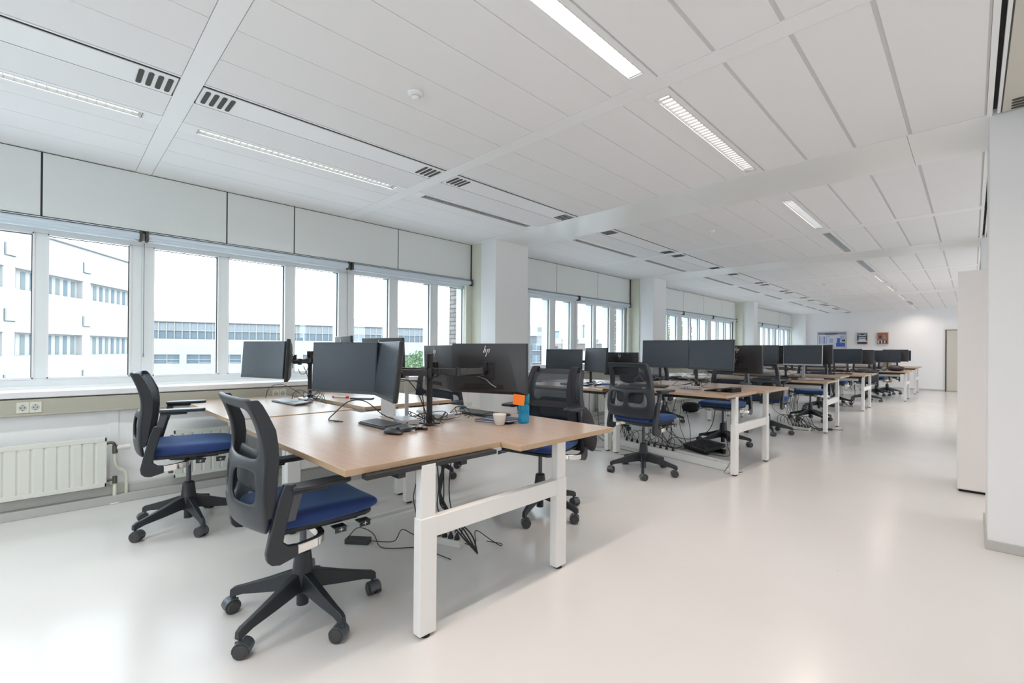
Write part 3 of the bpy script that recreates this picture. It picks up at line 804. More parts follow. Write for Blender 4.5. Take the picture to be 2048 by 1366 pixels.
def make_chair():
    o = empty('office_chair')
    # five-star base
    b = MB()
    b.lathe([(0.0, 0.10), (0.034, 0.10), (0.040, 0.125), (0.046, 0.195), (0.044, 0.20), (0.034, 0.285), (0.026, 0.292), (0.0, 0.292)], n=24)
    b.cyl((0, 0, 0.045), (0, 0, 0.11), 0.026, n=18)
    for k in range(5):
        T = Matrix.Rotation(R(72 * k), 4, 'Z')
        vs = []
        for (x, w, z0, z1) in ((0.02, 0.026, 0.110, 0.196), (0.06, 0.024, 0.112, 0.192), (0.16, 0.020, 0.098, 0.158), (0.27, 0.015, 0.085, 0.125), (0.315, 0.014, 0.072, 0.113), (0.333, 0.013, 0.070, 0.100)):
            vs += [(x, -w, z0), (x, w, z0), (x, w * 0.75, z1), (x, -w * 0.75, z1)]
        fs = [(0, 1, 2, 3)]
        for i in range(5):
            q = i * 4
            for j in range(4): fs.append((q + j, q + 4 + j, q + 4 + (j + 1) % 4, q + (j + 1) % 4))
        fs.append((20, 23, 22, 21))
        b.add(vs, fs, 0, False, T)
    b.build('base', 'plast', o, bevel=0.004)
    MB().cyl((0, 0, 0.28), (0, 0, 0.445), 0.0145, n=16).build('gas_lift', 'lift', o)
    for k in range(5):
        T = Matrix.Rotation(R(72 * k), 4, 'Z') @ Matrix.Translation((0.318, 0, 0)) @ Matrix.Rotation(R((k * 67) % 360 + 30), 4, 'Z')
        h = MB(); h.cyl((0, 0, 0.04), (0, 0, 0.078), 0.008, n=10, T=T)
        pts = []
        for q in range(13):
            t = R(-15 + 195 * q / 12); pts.append((-0.012 + 0.034 * math.cos(t), 0.031 + 0.034 * math.sin(t)))
        for q in range(12, -1, -1):
            t = R(-15 + 195 * q / 12); pts.append((-0.012 + 0.030 * math.cos(t), 0.031 + 0.030 * math.sin(t)))
        h.prism(pts, -0.027, 0.027, 'y', T=T)
        h.box(-0.034, 0.018, -0.004, 0.004, 0.02, 0.058, T=T)
        c = h.build('caster', 'hood', o, bevel=0.0015, seg=1)
        w = MB()
        for s in (-1, 1):
            w.cyl((-0.012, s * 0.006, 0.0305), (-0.012, s * 0.029, 0.0305), 0.0300, n=24, T=T)
            w.cyl((-0.012, s * 0.029, 0.0305), (-0.012, s * 0.0315, 0.0305), 0.0235, 0.021, n=24, T=T)
        w.build('wheel', 'plastd', c)
    # mechanism
    m = MB()
    m.prism([(-0.12, 0.462), (-0.10, 0.44), (0.03, 0.425), (0.12, 0.445), (0.16, 0.468)], -0.075, 0.075, 'y')
    m.box(-0.05, 0.17, -0.19, -0.15, 0.462, 0.478); m.box(-0.05, 0.17, 0.15, 0.19, 0.462, 0.478)
    m.build('mechanism', 'plast', o, bevel=0.004)
    ch = MB()
    ptsl = spline([(-0.165, -0.262, 0.425), (-0.10, -0.262, 0.430), (-0.035, -0.255, 0.437), (-0.005, -0.215, 0.440), (0.0, -0.13, 0.443), (0.0, -0.05, 0.445)], 5)
    for sgn in (1, -1):
        P_ = [Vector((p.x, p.y * sgn, p.z)) for p in ptsl]
        vs = []; n = len(P_)
        for i, p in enumerate(P_):
            d = (P_[min(i + 1, n - 1)] - P_[max(i - 1, 0)]); d.z = 0; d.normalize(); s = Vector((-d.y, d.x, 0)) * 0.014
            vs += [p - s - Vector((0, 0, 0.019)), p + s - Vector((0, 0, 0.019)), p + s + Vector((0, 0, 0.019)), p - s + Vector((0, 0, 0.019))]
        fs = [(0, 1, 2, 3), (4 * n - 4, 4 * n - 1, 4 * n - 2, 4 * n - 3)]
        for i in range(n - 1):
            for j in range(4): fs.append((4 * i + j, 4 * i + 4 + j, 4 * i + 4 + (j + 1) % 4, 4 * i + (j + 1) % 4))
        ch.add(vs, fs, 0, True)
    ch.build('chrome_yoke', 'chrome', o, bevel=0.005)
    # seat cushion as a domed grid
    nx, ny = 14, 14; vs = []; fs = []
    def sp(i, j, top):
        u = -1 + 2 * i / nx; v = -1 + 2 * j / ny
        x = 0.025 + 0.245 * u; hw = 0.240 - 0.014 * max(0, -u) ** 2 - 0.010 * max(0, u) ** 3
        cr = 1 - 0.075 * (abs(u) ** 6) ; cx = 1 - 0.06 * (abs(v) ** 6)
        y = v * hw * cr; x = 0.025 + (x - 0.025) * cx
        e = max(abs(u), abs(v))
        z = 0.552 + 0.010 * (v * v) - 0.012 * max(0, u) ** 2 if top else 0.492 + 0.010 * max(0, u) ** 2
        if top and e > 0.999: z -= 0.014
        if not top and e > 0.999: z += 0.008
        if e > 0.999:
            x = 0.025 + (x - 0.025) * 1.01; y *= 1.01
        return (x, y, z)
    for top in (True, False):
        for i in range(nx + 1):
            for j in range(ny + 1): vs.append(sp(i, j, top))
    N = (nx + 1) * (ny + 1); ix = lambda i, j, t: t * N + i * (ny + 1) + j
    for i in range(nx):
        for j in range(ny):
            fs.append((ix(i, j, 0), ix(i + 1, j, 0), ix(i + 1, j + 1, 0), ix(i, j + 1, 0)))
            fs.append((ix(i, j, 1), ix(i, j + 1, 1), ix(i + 1, j + 1, 1), ix(i + 1, j, 1)))
    for k in range(nx):
        fs.append((ix(k, 0, 0), ix(k, 0, 1), ix(k + 1, 0, 1), ix(k + 1, 0, 0))); fs.append((ix(k, ny, 0), ix(k + 1, ny, 0), ix(k + 1, ny, 1), ix(k, ny, 1)))
    for k in range(ny):
        fs.append((ix(0, k, 0), ix(0, k + 1, 0), ix(0, k + 1, 1), ix(0, k, 1))); fs.append((ix(nx, k, 0), ix(nx, k, 1), ix(nx, k + 1, 1), ix(nx, k + 1, 0)))
    MB().add(vs, fs, 0, True).build('seat', 'blue', o, sub=1)
    MB().prism([(-0.19, -0.19), (-0.17, -0.215), (0.20, -0.215), (0.235, -0.19), (0.235, 0.19), (0.20, 0.215), (-0.17, 0.215), (-0.19, 0.19)], 0.474, 0.497, 'z').build('seat_shell', 'plast', o, bevel=0.008)
    # levers with plus marks, on the sitter's right
    for x in (0.045, 0.155):
        l = MB().box(x, x + 0.055, -0.238, -0.19, 0.452, 0.458).box(x, x + 0.05, -0.242, -0.237, 0.436, 0.462).build('lever', 'plast', o, bevel=0.002)
        MB().box(x + 0.016, x + 0.034, -0.2433, -0.2425, 0.4485, 0.4505).box(x + 0.024, x + 0.026, -0.2433, -0.2425, 0.441, 0.458).build('lever_mark', 'logo', l)
    # back frame
    us = [-1, -0.94, -0.80, -0.45, -0.10, 0.10, 0.45, 0.80, 0.94, 1]
    zs = [0.505, 0.555, 0.615, 0.68, 0.742, 0.785, 0.85, 0.92, 0.985, 1.012, 1.028]
    vs = []
    for z in zs:
        for u in us:
            uu = u
            if z > 1.02 and abs(u) > 0.97: uu = u * 0.985
            if z < 0.52 and abs(u) > 0.9: uu = u * 0.93
            vs.append(back_pos(uu, z - (0.003 if z > 1.02 and abs(u) > 0.97 else 0)))
    nu = len(us); fs = []
    for i in range(len(zs) - 1):
        for j in range(nu - 1):
            if 2 <= i <= 3 and j in (2, 3, 5, 6): continue
            if 5 <= i <= 7 and 2 <= j <= 6: continue
            fs.append((i * nu + j, i * nu + j + 1, (i + 1) * nu + j + 1, (i + 1) * nu + j))
    MB().add(vs, fs, 0, True).build('back_frame', 'plast', o, sub=2, solid=0.020)
    zz = [0.57, 0.62, 0.70, 0.78, 0.84, 0.90, 0.96, 1.0, 1.022]
    for sg in (-1, 1):
        vs = []; fs = []
        for i, z in enumerate(zz):
            dp = (0.020, 0.040, 0.048, 0.048, 0.048, 0.048, 0.046, 0.042, 0.036)[i]
            for (u, d) in ((0.90, 0.0), (0.992, 0.0), (0.980, dp), (0.90, dp)):
                vs.append(back_pos(u * sg, z, d))
        for i in range(len(zz) - 1):
            for j in range(4): fs.append((4 * i + j, 4 * i + (j + 1) % 4, 4 * i + 4 + (j + 1) % 4, 4 * i + 4 + j))
        fs.append((0, 1, 2, 3)); n4 = 4 * len(zz) - 4; fs.append((n4, n4 + 1, n4 + 2, n4 + 3))
        MB().add(vs, fs, 0, False).build('back_rail', 'plast', o, bevel=0.004)
    # mesh panel
    vs = []; fs = []; nu = 8; nz = 12
    for i in range(nz + 1):
        z = 0.56 + (1.0 - 0.56) * i / nz
        for j in range(nu + 1):
            u = -0.90 + 1.80 * j / nu
            x = back_pos(u, z)[0] + 0.012 + 0.028 * min(1, i / 2) + 0.006 * math.sin(PI * i / nz)
            vs.append((x, u * back_w(z), z))
    for i in range(nz):
        for j in range(nu): fs.append((i * (nu + 1) + j, i * (nu + 1) + j + 1, (i + 1) * (nu + 1) + j + 1, (i + 1) * (nu + 1) + j))
    MB().add(vs, fs, 0, True).build('mesh_panel', 'meshf', o, fixn=False)
    lp = MB(); vs = []; fs = []
    for i, z in enumerate((0.64, 0.67, 0.73, 0.79, 0.81)):
        for j in range(7):
            u = -0.62 + 1.24 * j / 6; k = (0.8 if i in (0, 4) else 1)
            vs.append((back_x(z) + 0.008 + 0.02 * u * u, u * k * back_w(z), z))
    for i in range(4):
        for j in range(6): fs.append((i * 7 + j, i * 7 + j + 1, (i + 1) * 7 + j + 1, (i + 1) * 7 + j))
    lp.add(vs, fs, 0, True).build('lumbar_pad', 'plast', o, solid=0.014, sub=1)
    # arms
    for s, nm in ((-1, 'r'), (1, 'l')):
        br = MB()
        y0, y1 = s * 0.247, s * 0.279
        poly = [(-0.115, 0.405), (-0.115, 0.448), (-0.150, 0.452), (-0.172, 0.470), (-0.160, 0.540), (-0.135, 0.640), (-0.125, 0.690), (-0.170, 0.695), (-0.190, 0.640), (-0.222, 0.500), (-0.234, 0.440), (-0.230, 0.410), (-0.212, 0.392), (-0.185, 0.386)]
        br.prism(poly, min(y0, y1), max(y0, y1), 'y')
        a = br.build('arm_bracket', 'plast', o, bevel=0.007)
        post = MB().prism([(-0.165, 0.66), (-0.128, 0.66), (-0.100, 0.765), (-0.138, 0.770)], s * 0.263 - 0.012, s * 0.263 + 0.012, 'y')
        post.build('arm_post', 'lift', a, bevel=0.004)
        pad = MB(); prof = [(-0.145, 0.030), (-0.12, 0.040), (-0.03, 0.044), (0.05, 0.044), (0.085, 0.036), (0.095, 0.022)]
        poly = [(x, s * 0.262 - w) for x, w in prof] + [(x, s * 0.262 + w) for x, w in reversed(prof)]
        pad.prism(poly, 0.777, 0.797, 'z'); pad.box(-0.14, 0.0, s * 0.262 - 0.022, s * 0.262 + 0.022, 0.762, 0.779)
        pad.build('armrest_pad', 'plast', o, bevel=0.008, seg=3)
    return o
proto = make_chair()
UP = ('seat', 'seat_shell', 'back_frame', 'back_rail', 'mesh_panel', 'lumbar_pad', 'arm_bracket', 'armrest_pad', 'lever', 'mechanism', 'chrome_yoke')
used = []
def place_chair(x, y, face, base_a, label, dz=0.0, back_dz=0.0, arm_dz=0.0, group='blue-seated office chairs'):
    o = proto if not used else copy_tree(proto)
    used.append(o)
    o.location = (x, y, 0); o.rotation_euler = (0, 0, R(face))
    tag(o, label, 'chair', group)
    return o, dz, back_dz, arm_dz, base_a - face
CH = [
    (-3.786, 0.672, 78, 4, 'office chair standing before the window-side desk, side-on, nearest the radiator', 0.02, 0.0, 0.0),
    (-2.15, 0.817, 89, 7, 'office chair nearest the viewpoint, pushed up to the front desk, chrome yoke in view', -0.02, 0.0, -0.115),
    (-2.267, 2.575, -78, 4, 'office chair with a black jacket hung over its back, behind the blue bottle', 0.0, 0.03, 0.0),
    (-3.75, 2.62, -60, 150, 'office chair behind the first window-side desk, half hidden by the monitors', 0.0, 0.0, -0.09),
    (-2.317, 4.184, 84, 10, 'office chair seen from behind at the second desk, holes in its back shell', 0.03, 0.035, 0.01),
    (-2.27, 6.13, -92, 28, 'office chair on the far side of the second desk, behind the foot rest', 0.02, 0.0, 0.0),
    (-2.17, 7.60, 86, 10, 'office chair seen from behind between the second and third desks', 0.0, 0.02, 0.0),
    (-2.05, 9.62, -85, 30, 'office chair on the far side of the third desk', 0.0, 0.0, 0.0),
    (-2.27, 11.38, 95, 8, 'office chair on the near side of the fourth desk', 0.0, 0.0, 0.0),
    (-2.30, 13.15, -88, 0, 'office chair on the far side of the fourth desk', 0.0, 0.0, 0.0),
    (-1.90, 14.45, 92, 5, 'office chair on the near side of the fifth desk', 0.0, 0.0, 0.0),
    (-1.95, 16.75, -95, 20, 'office chair on the far side of the fifth desk', 0.0, 0.0, 0.0),
    (-1.80, 17.65, 100, 15, 'office chair with a tan scarf over it, before the last desk', 0.0, 0.0, 0.0),
    (-3.60, 6.50, -70, -35, 'office chair behind the window-side desk past the first column', 0.0, 0.0, 0.0),
    (-3.75, 7.45, 80, 20, 'office chair before the window-side desk at the second column', 0.0, 0.0, 0.0),
    (-3.75, 9.95, -100, 20, 'office chair behind the window-side desk at the second column', 0.0, 0.0, 0.0),
    (-3.85, 11.15, 95, 20, 'office chair before the fourth window-side desk', 0.0, 0.0, 0.0),
    (-3.7, 14.45, 95, 20, 'office chair before the fifth window-side desk', 0.0, 0.0, 0.0),
]
chairs = []
for x, y, face, ba, lab, dz, bdz, adz in CH:
    chairs.append(place_chair(x, y, face, ba, lab, dz, bdz, adz))
for o, dz, bdz, adz, rel in chairs:
    for c in o.children:
        st = c.name.split('.')[0]
        if st in UP: c.location.z = dz
        if st in ('back_frame', 'back_rail', 'mesh_panel', 'lumbar_pad'): c.location.z += bdz
        if st == 'armrest_pad': c.location.z += adz
        if st == 'arm_bracket':
            for g in c.children:
                g.location.z = adz
        if st in ('base', 'caster'): c.rotation_euler = (0, 0, R(rel))

for c in chairs[2][0].children:
    if c.name.startswith('mesh_panel'):
        c.data = c.data.copy(); c.data.materials[0] = M['meshd']

# jacket over the third chair's back (own thing resting on the chair)
def drape(root_loc, face, label, name, m, bdz=0.03):
    o = empty(name, root_loc, R(face)); tag(o, label, 'jacket' if name == 'jacket' else 'scarf')
    return o
jk = drape((-2.267, 2.575, 0), -78, 'black jacket draped over the back of the chair behind the blue bottle', 'jacket', 'cloth')
def cloth_strip(u0, u1, front, ztop, zbot, bdz, parent, nm, mt, flare=0.0, th=0.012):
    vs = []; fs = []; nu = 6
    path = []
    for k in range(9): path.append((k / 8.0, 'b'))
    for k in range(1, 9): path.append((k / 8.0, 'f'))
    rows = []
    zt = ztop
    for k in range(10):       # back side upwards
        z = zbot[0] + (zt - zbot[0]) * k / 9; rows.append((z, -0.020 - 0.025 * (1 - k / 9) * math.sin(k * 1.7)))
    rows.append((zt + 0.012, 0.0))
    for k in range(9):
        z = zt - (zt - zbot[1]) * k / 8; rows.append((z, 0.030 + 0.02 * k / 8))
    for ri, (z, off) in enumerate(rows):
        for j in range(nu + 1):
            t = j / nu; u = u0 + (u1 - u0) * t
            if off < 0: u *= 1 + flare * (zt - z)
            zz = min(z, zt + 0.012)
            x = back_x(min(zz, 1.03)) - (0.018 if off < 0 else 0.0) * (1 - min(1, u * u)) + 0.012 + off + 0.006 * math.sin(9 * t + 5 * z * 3)
            vs.append((x, u * back_w(min(zz, 1.03)), zz + bdz))
    for i in range(len(rows) - 1):
        for j in range(nu): fs.append((i * (nu + 1) + j, i * (nu + 1) + j + 1, (i + 1) * (nu + 1) + j + 1, (i + 1) * (nu + 1) + j))
    return MB().add(vs, fs, 0, True).build(nm, mt, parent, solid=th, sub=1)
cloth_strip(0.50, 0.80, True, 1.035, (0.50, 0.60), 0.03, jk, 'sleeve', 'cloth', 0.5)
cloth_strip(-1.05, -0.80, True, 1.035, (0.46, 0.66), 0.03, jk, 'sleeve', 'cloth', 0.8)
prof_ = [(math.sin(PI * q / 10) * (1 + 0.12 * math.sin(3 * q)), -math.cos(PI * q / 10)) for q in range(11)]
MB().lathe(prof_, n=14, cap=False, T=Matrix.Translation((-0.215, 0.285, 0.62)) @ Matrix.Rotation(R(14), 4, 'X') @ Matrix.Diagonal((0.10, 0.05, 0.17, 1))).build('hanging_fold', 'cloth', jk, sub=1)
cloth_strip(-0.95, 1.0, False, 0.80, (0.44, 0.76), 0.0, jk, 'body', 'cloth', 0.25)

# ================================================================ MONITORS
def make_monitor(style='arm', w=0.539, hh=0.318):
    """front faces local -y, origin at panel centre"""
    o = empty('monitor')
    bz = 'silver' if style == 'silver' else 'bezel'
    t = MB().box(-w / 2, w / 2, -0.010, 0.008, -hh / 2, hh / 2)
    t.build('bezel', bz, o, bevel=0.003)
    chin = 0.020
    MB().box(-w / 2 + 0.006, w / 2 - 0.006, -0.0115, -0.009, -hh / 2 + chin, hh / 2 - 0.006).build('screen', 'screen', o)
    MB().box(-w / 2 + 0.001, w / 2 - 0.001, -0.0120, -0.009, -hh / 2 + 0.001, -hh / 2 + chin - 0.001).build('chin', 'silver' if style == 'silver' else 'chin', o, bevel=0.001)
    b = MB()
    vs = []; fs = []
    for (q, y, dz) in ((1.0, 0.008, 0), (0.985, 0.014, 0), (0.80, 0.028, -0.01), (0.60, 0.034, -0.015)):
        vs += [(-w / 2 * q, y, -hh / 2 * q + dz), (w / 2 * q, y, -hh / 2 * q + dz), (w / 2 * q, y, hh / 2 * q + dz), (-w / 2 * q, y, hh / 2 * q + dz)]
    for i in range(3):
        for j in range(4): fs.append((4 * i + j, 4 * i + (j + 1) % 4, 4 * i + 4 + (j + 1) % 4, 4 * i + 4 + j))
    fs.append((12, 13, 14, 15)); fs.append((0, 3, 2, 1))
    bk = b.add(vs, fs).build('back_shell', 'silver' if style == 'silver2' else 'mback', o, bevel=0.002)
    MB().box(-0.12, 0.16, 0.030, 0.0352, -hh / 2 + 0.035, -hh / 2 + 0.062).build('port_recess', 'dark', bk)
    # slanted four-stroke logo (seen from behind: text reads towards local -x)
    lg = MB(); yb = 0.0325
    def stroke(x0, z0, x1, z1, wd=0.0040):
        a = -1
        lg.add([(a * (x0), yb, z0), (a * (x0 + wd), yb, z0), (a * (x1 + wd), yb, z1), (a * x1, yb, z1), (a * (x0), yb + 0.0016, z0), (a * (x0 + wd), yb + 0.0016, z0), (a * (x1 + wd), yb + 0.0016, z1), (a * x1, yb + 0.0016, z1)],
               [(0, 3, 2, 1), (4, 5, 6, 7), (0, 1, 5, 4), (1, 2, 6, 5), (2, 3, 7, 6), (3, 0, 4, 7)])
    zb = hh / 2 - 0.058
    sl = 0.36
    def st(x, z0, z1): stroke(x + sl * z0, zb + z0, x + sl * z1, zb + z1)
    st(-0.024, 0.0, 0.044)                     # tall first stroke
    st(-0.0135, 0.0, 0.022)                    # second, short, joined on top
    lg.box(0.004, 0.0135, yb, yb + 0.0016, zb + 0.0195, zb + 0.0222)
    st(0.0005, -0.024, 0.024)                  # descender
    st(0.0125, 0.0, 0.024)
    lg.box(-0.0235, -0.0135, yb, yb + 0.0016, zb + 0.0212, zb + 0.0240)
    lg.build('logo', 'logo', bk)
    return o
mon_arm = make_monitor('arm'); mon_sil = make_monitor('silver')
mon_used = {'arm': [], 'silver': []}
def monitor(cx, cy, cz, ang, label, style='arm', facing=1, tilt=3.0, roll=0.0, group='black monitors'):
    p = mon_arm if style == 'arm' else mon_sil
    o = p if not mon_used[style] else copy_tree(p)
    mon_used[style].append(o)
    o.location = (cx, cy, cz)
    a = ang + (0 if facing == 1 else 180)
    o.rotation_euler = Euler((R(-tilt), R(roll), R(a)), 'XYZ')
    tag(o, label, 'monitor', group)
    return o
def vesa_of(o):
    return o.matrix_basis @ Vector((0, 0.036, -0.012))
def monitor_stand(o, zdesk, label):
    """silver column with foot, top-level"""
    v = vesa_of(o); s = empty('monitor_stand', (v.x, v.y, zdesk), o.rotation_euler.z); tag(s, label, 'monitor stand')
    MB().box(-0.02, 0.02, 0.01, 0.03, 0.008, v.z - zdesk + 0.03).build('column', 'silver', s, bevel=0.003)
    MB().box(-0.12, 0.12, -0.09, 0.09, 0.0, 0.010).build('foot', 'silver', s, bevel=0.004)
    MB().box(-0.04, 0.04, -0.002, 0.02, v.z - zdesk - 0.04, v.z - zdesk + 0.04).build('mount', 'silver', s)
def monitor_arm(px, py, zd, ztop, targets, label, zarm=None):
    o = empty('monitor_mount', (px, py, zd)); tag(o, label, 'monitor arm', 'monitor arms clamped to the desks')
    MB().cyl((0, 0, 0.0), (0, 0, ztop - zd), 0.0175, n=20).build('pole', 'blackm', o)
    MB().box(-0.05, 0.05, -0.045, 0.045, 0.0, 0.008).box(-0.02, 0.02, -0.012, 0.012, -0.06, 0.0).build('clamp', 'blackm', o, bevel=0.002)
    cl = MB().cyl((0, 0, ztop - zd - 0.40), (0, 0, ztop - zd - 0.37), 0.024, n=16).box(0.015, 0.04, -0.008, 0.008, ztop - zd - 0.40, ztop - zd - 0.365)
    cl.build('cable_clip', 'blackm', o)
    for k, mo in enumerate(targets):
        v = vesa_of(mo) - Vector((px, py, zd))
        nrm = (mo.matrix_basis.to_3x3() @ Vector((0, 1, 0))).normalized()
        za = v.z
        a = Vector((0, 0, za)); e = v + nrm * 0.055
        L = (e - a).length; side = Vector((-(e - a).y, (e - a).x, 0)).normalized()
        k_ = math.sqrt(max(0.0, 0.20 ** 2 - (L / 2) ** 2)) if L < 0.4 else 0.02
        out = 1 if side.dot(nrm) > 0 else -1
        el = (a + e) / 2 + side * out * min(k_, 0.10); el.z = za
        sg = MB()
        for (p, q) in ((a, el), (el, e)):
            d = q - p; l = d.length; an = math.atan2(d.y, d.x)
            T = Matrix.Translation(p) @ Matrix.Rotation(an, 4, 'Z')
            sg.box(0.0, l, -0.012, 0.012, -0.018, 0.018, T=T)
            sg.box(l * 0.28, l * 0.40, -0.0135, 0.0135, -0.0195, 0.0195, T=T)
        ar = sg.build('arm_link', 'arm', o, bevel=0.003)
        for jp, jr in ((a, 0.026), (el, 0.015), (e, 0.014)): MB().cyl(jp - Vector((0, 0, 0.024)), jp + Vector((0, 0, 0.024)), jr, n=18).build('joint', 'blackm', ar)
        an = mo.rotation_euler.z
        T = Matrix.Translation(v) @ Matrix.Rotation(an, 4, 'Z')
        pl = MB().box(-0.055, 0.055, 0.002, 0.007, -0.055, 0.055, T=T).cyl((0, 0.005, 0), (0, 0.05, 0), 0.020, n=18, T=T).box(-0.016, 0.016, 0.006, 0.03, 0.0, 0.052, T=T)
        pv = pl.build('mount_plate', 'blackm', o, bevel=0.0015)
        sc = MB()
        for sx in (-1, 1):
            for sz in (-1, 1): sc.cyl((sx * 0.045, 0.006, sz * 0.045), (sx * 0.045, 0.010, sz * 0.045), 0.004, n=8, T=T)
        sc.build('screw', 'chrome', pv)
    return o
def pair_center(l, r): return ((l[0] + r[0]) / 2, (l[1] + r[1]) / 2, math.degrees(math.atan2(r[1] - l[1], r[0] - l[0])))
def mon_lr(l, r, cz, label, **k):
    cx, cy, a = pair_center(l, r); return monitor(cx, cy, cz, a, label, **k)
# cluster one
m1 = mon_lr((-4.59, 1.21), (-4.08, 1.39), 1.105, 'small-looking angled monitor facing the chair by the radiator, before the window', facing=1, tilt=4, roll=0)
m2 = mon_lr((-4.06, 1.40), (-3.555, 1.225), 1.115, 'monitor seen edge-on before the window-side arm pole', facing=1, tilt=3)
m3 = mon_lr((-3.05, 1.215), (-2.535, 1.395), 1.085, 'wide dark monitor screen facing the nearest chair', facing=1, tilt=2)
m4 = mon_lr((-2.57, 1.41), (-2.055, 1.245), 1.085, 'steeply angled light-reflecting monitor beside the wide dark screen', facing=1, tilt=6)
m5 = mon_lr((-2.43, 1.885), (-1.93, 2.065), 1.085, 'monitor with its black back and white logo in view, orange note on its corner', facing=-1, tilt=1)
m6 = mon_lr((-2.985, 2.05), (-2.475, 1.925), 1.075, 'pale-lit monitor back behind the arm pole, before the window', facing=-1, tilt=2)
m7 = mon_lr((-4.60, 2.07), (-4.07, 1.98), 1.17, 'monitor whose top edge shows above the wide dark screen, window side', facing=-1, tilt=3)
m8 = mon_lr((-3.81, 1.96), (-3.29, 2.04), 1.140, 'monitor whose top edge shows above the gap of the large pair', facing=-1, tilt=3)
monitor_arm(-4.18, 1.635, 0.757, 1.165, [m1, m2, m7, m8], 'black arm pole by the first window holding four monitors')
monitor_arm(-2.318, 1.618, 0.755, 1.175, [m3, m4, m5, m6], 'black arm pole on the nearest desk holding the large monitors')
# second row
r1 = mon_lr((-4.33, 5.02), (-3.81, 5.20), 1.065, 'dark screen before the windows past the column, above the jacket chair', facing=1)
r2 = mon_lr((-3.72, 5.15), (-3.26, 4.94), 1.085, 'greyish screen turned inward between the dark screen and the logo-backed one', facing=1)
r3 = mon_lr((-3.66, 5.52), (-3.15, 5.52), 1.03, 'monitor back with logo behind the top of the chair seen from behind', facing=-1)
monitor_arm(-3.79, 5.36, 0.755, 1.12, [r1, r2, r3], 'arm pole on the window-side desk past the column')
r4 = mon_lr((-2.78, 4.99), (-2.25, 5.06), 1.175, 'large near-black screen right of the column on the second desk', facing=1)
r5 = mon_lr((-2.155, 4.97), (-1.745, 4.86), 1.17, 'light slate-grey screen next to the near-black one on the second desk', facing=1)
r6 = mon_lr((-2.16, 5.62), (-1.63, 5.53), 1.12, 'black monitor back with white logo and round mount on the second desk', facing=-1)
monitor_arm(-2.24, 5.24, 0.803, 1.20, [r4, r5, r6], 'arm pole on the second desk behind the slate-grey screen')
# third row
r9 = monitor(-1.885, 8.33, 1.165, -3, 'silver-framed monitor on a silver stand, third desk', style='silver', tilt=4)
monitor_stand(r9, 0.785, 'slim silver monitor stand on the third desk')
r10 = mon_lr((-2.12, 8.98), (-1.60, 8.92), 1.175, 'dark monitor back just behind the silver-framed screen', facing=-1)
r7 = mon_lr((-2.78, 8.38), (-2.25, 8.44), 1.165, 'dark monitor partly behind the logo-backed one, third desk', facing=1)
r8 = mon_lr((-2.72, 9.02), (-2.20, 8.92), 1.165, 'monitor back at the far side of the third desk, near its pole', facing=-1)
monitor_arm(-2.20, 8.66, 0.80, 1.30, [r7, r8, r10], 'arm pole on the third desk beside the silver-framed screen')
r8l = mon_lr((-4.25, 8.40), (-3.75, 8.45), 1.1, 'window-side monitor at the second column facing the near side', facing=1)
r8m = mon_lr((-3.72, 8.46), (-3.22, 8.36), 1.1, 'window-side monitor at the second column, passage half', facing=1)
monitor_arm(-3.74, 8.66, 0.76, 1.16, [r8l, r8m], 'arm pole on the window-side desk at the second column')
# fourth row
r11 = mon_lr((-2.165, 12.15), (-1.675, 12.13), 1.135, 'blue-grey screen on the fourth desk', facing=1)
r12 = mon_lr((-2.05, 12.72), (-1.52, 12.68), 1.12, 'monitor back with small logo on the fourth desk', facing=-1)
r11b = mon_lr((-2.75, 12.08), (-2.22, 12.15), 1.135, 'dark screen at the window end of the fourth desk', facing=1)
monitor_arm(-2.19, 12.40, 0.755, 1.25, [r11, r12, r11b], 'arm pole on the fourth desk')
r11c = mon_lr((-4.2, 12.1), (-3.7, 12.15), 1.12, 'screen on the fourth window-side desk', facing=1)
r11d = mon_lr((-3.9, 12.7), (-3.4, 12.66), 1.12, 'monitor back on the fourth window-side desk', facing=-1)
monitor_arm(-3.72, 12.40, 0.76, 1.2, [r11c, r11d], 'arm pole on the fourth window-side desk')
# fifth and sixth rows
r13 = mon_lr((-1.84, 15.40), (-1.31, 15.40), 1.125, 'bluish screen on the fifth desk above the bags', facing=1)
r14 = mon_lr((-1.72, 16.02), (-1.20, 15.98), 1.15, 'dark monitor back showing past the bluish screen', facing=-1)
r13b = mon_lr((-2.42, 15.38), (-1.90, 15.42), 1.125, 'dark screen at the inner end of the fifth desk', facing=1)
monitor_arm(-1.88, 15.70, 0.76, 1.25, [r13, r14, r13b], 'arm pole on the fifth desk')
r15 = mon_lr((-1.85, 18.50), (-1.33, 18.48), 1.14, 'smallest-looking dark screen on the last desk by the back wall', facing=1)
r16 = mon_lr((-2.45, 18.45), (-1.92, 18.50), 1.14, 'second dark screen on the last desk by the back wall', facing=1)
monitor_arm(-1.89, 18.75, 0.79, 1.25, [r15, r16], 'arm pole on the last desk')

# ================================================================ OUTSIDE
tag(MB().box(-130, -5.6, -60, 120, -9.1, -9.0).build('ground_outside', 'oground'), 'ground outside below the windows', 'ground', kind='structure')
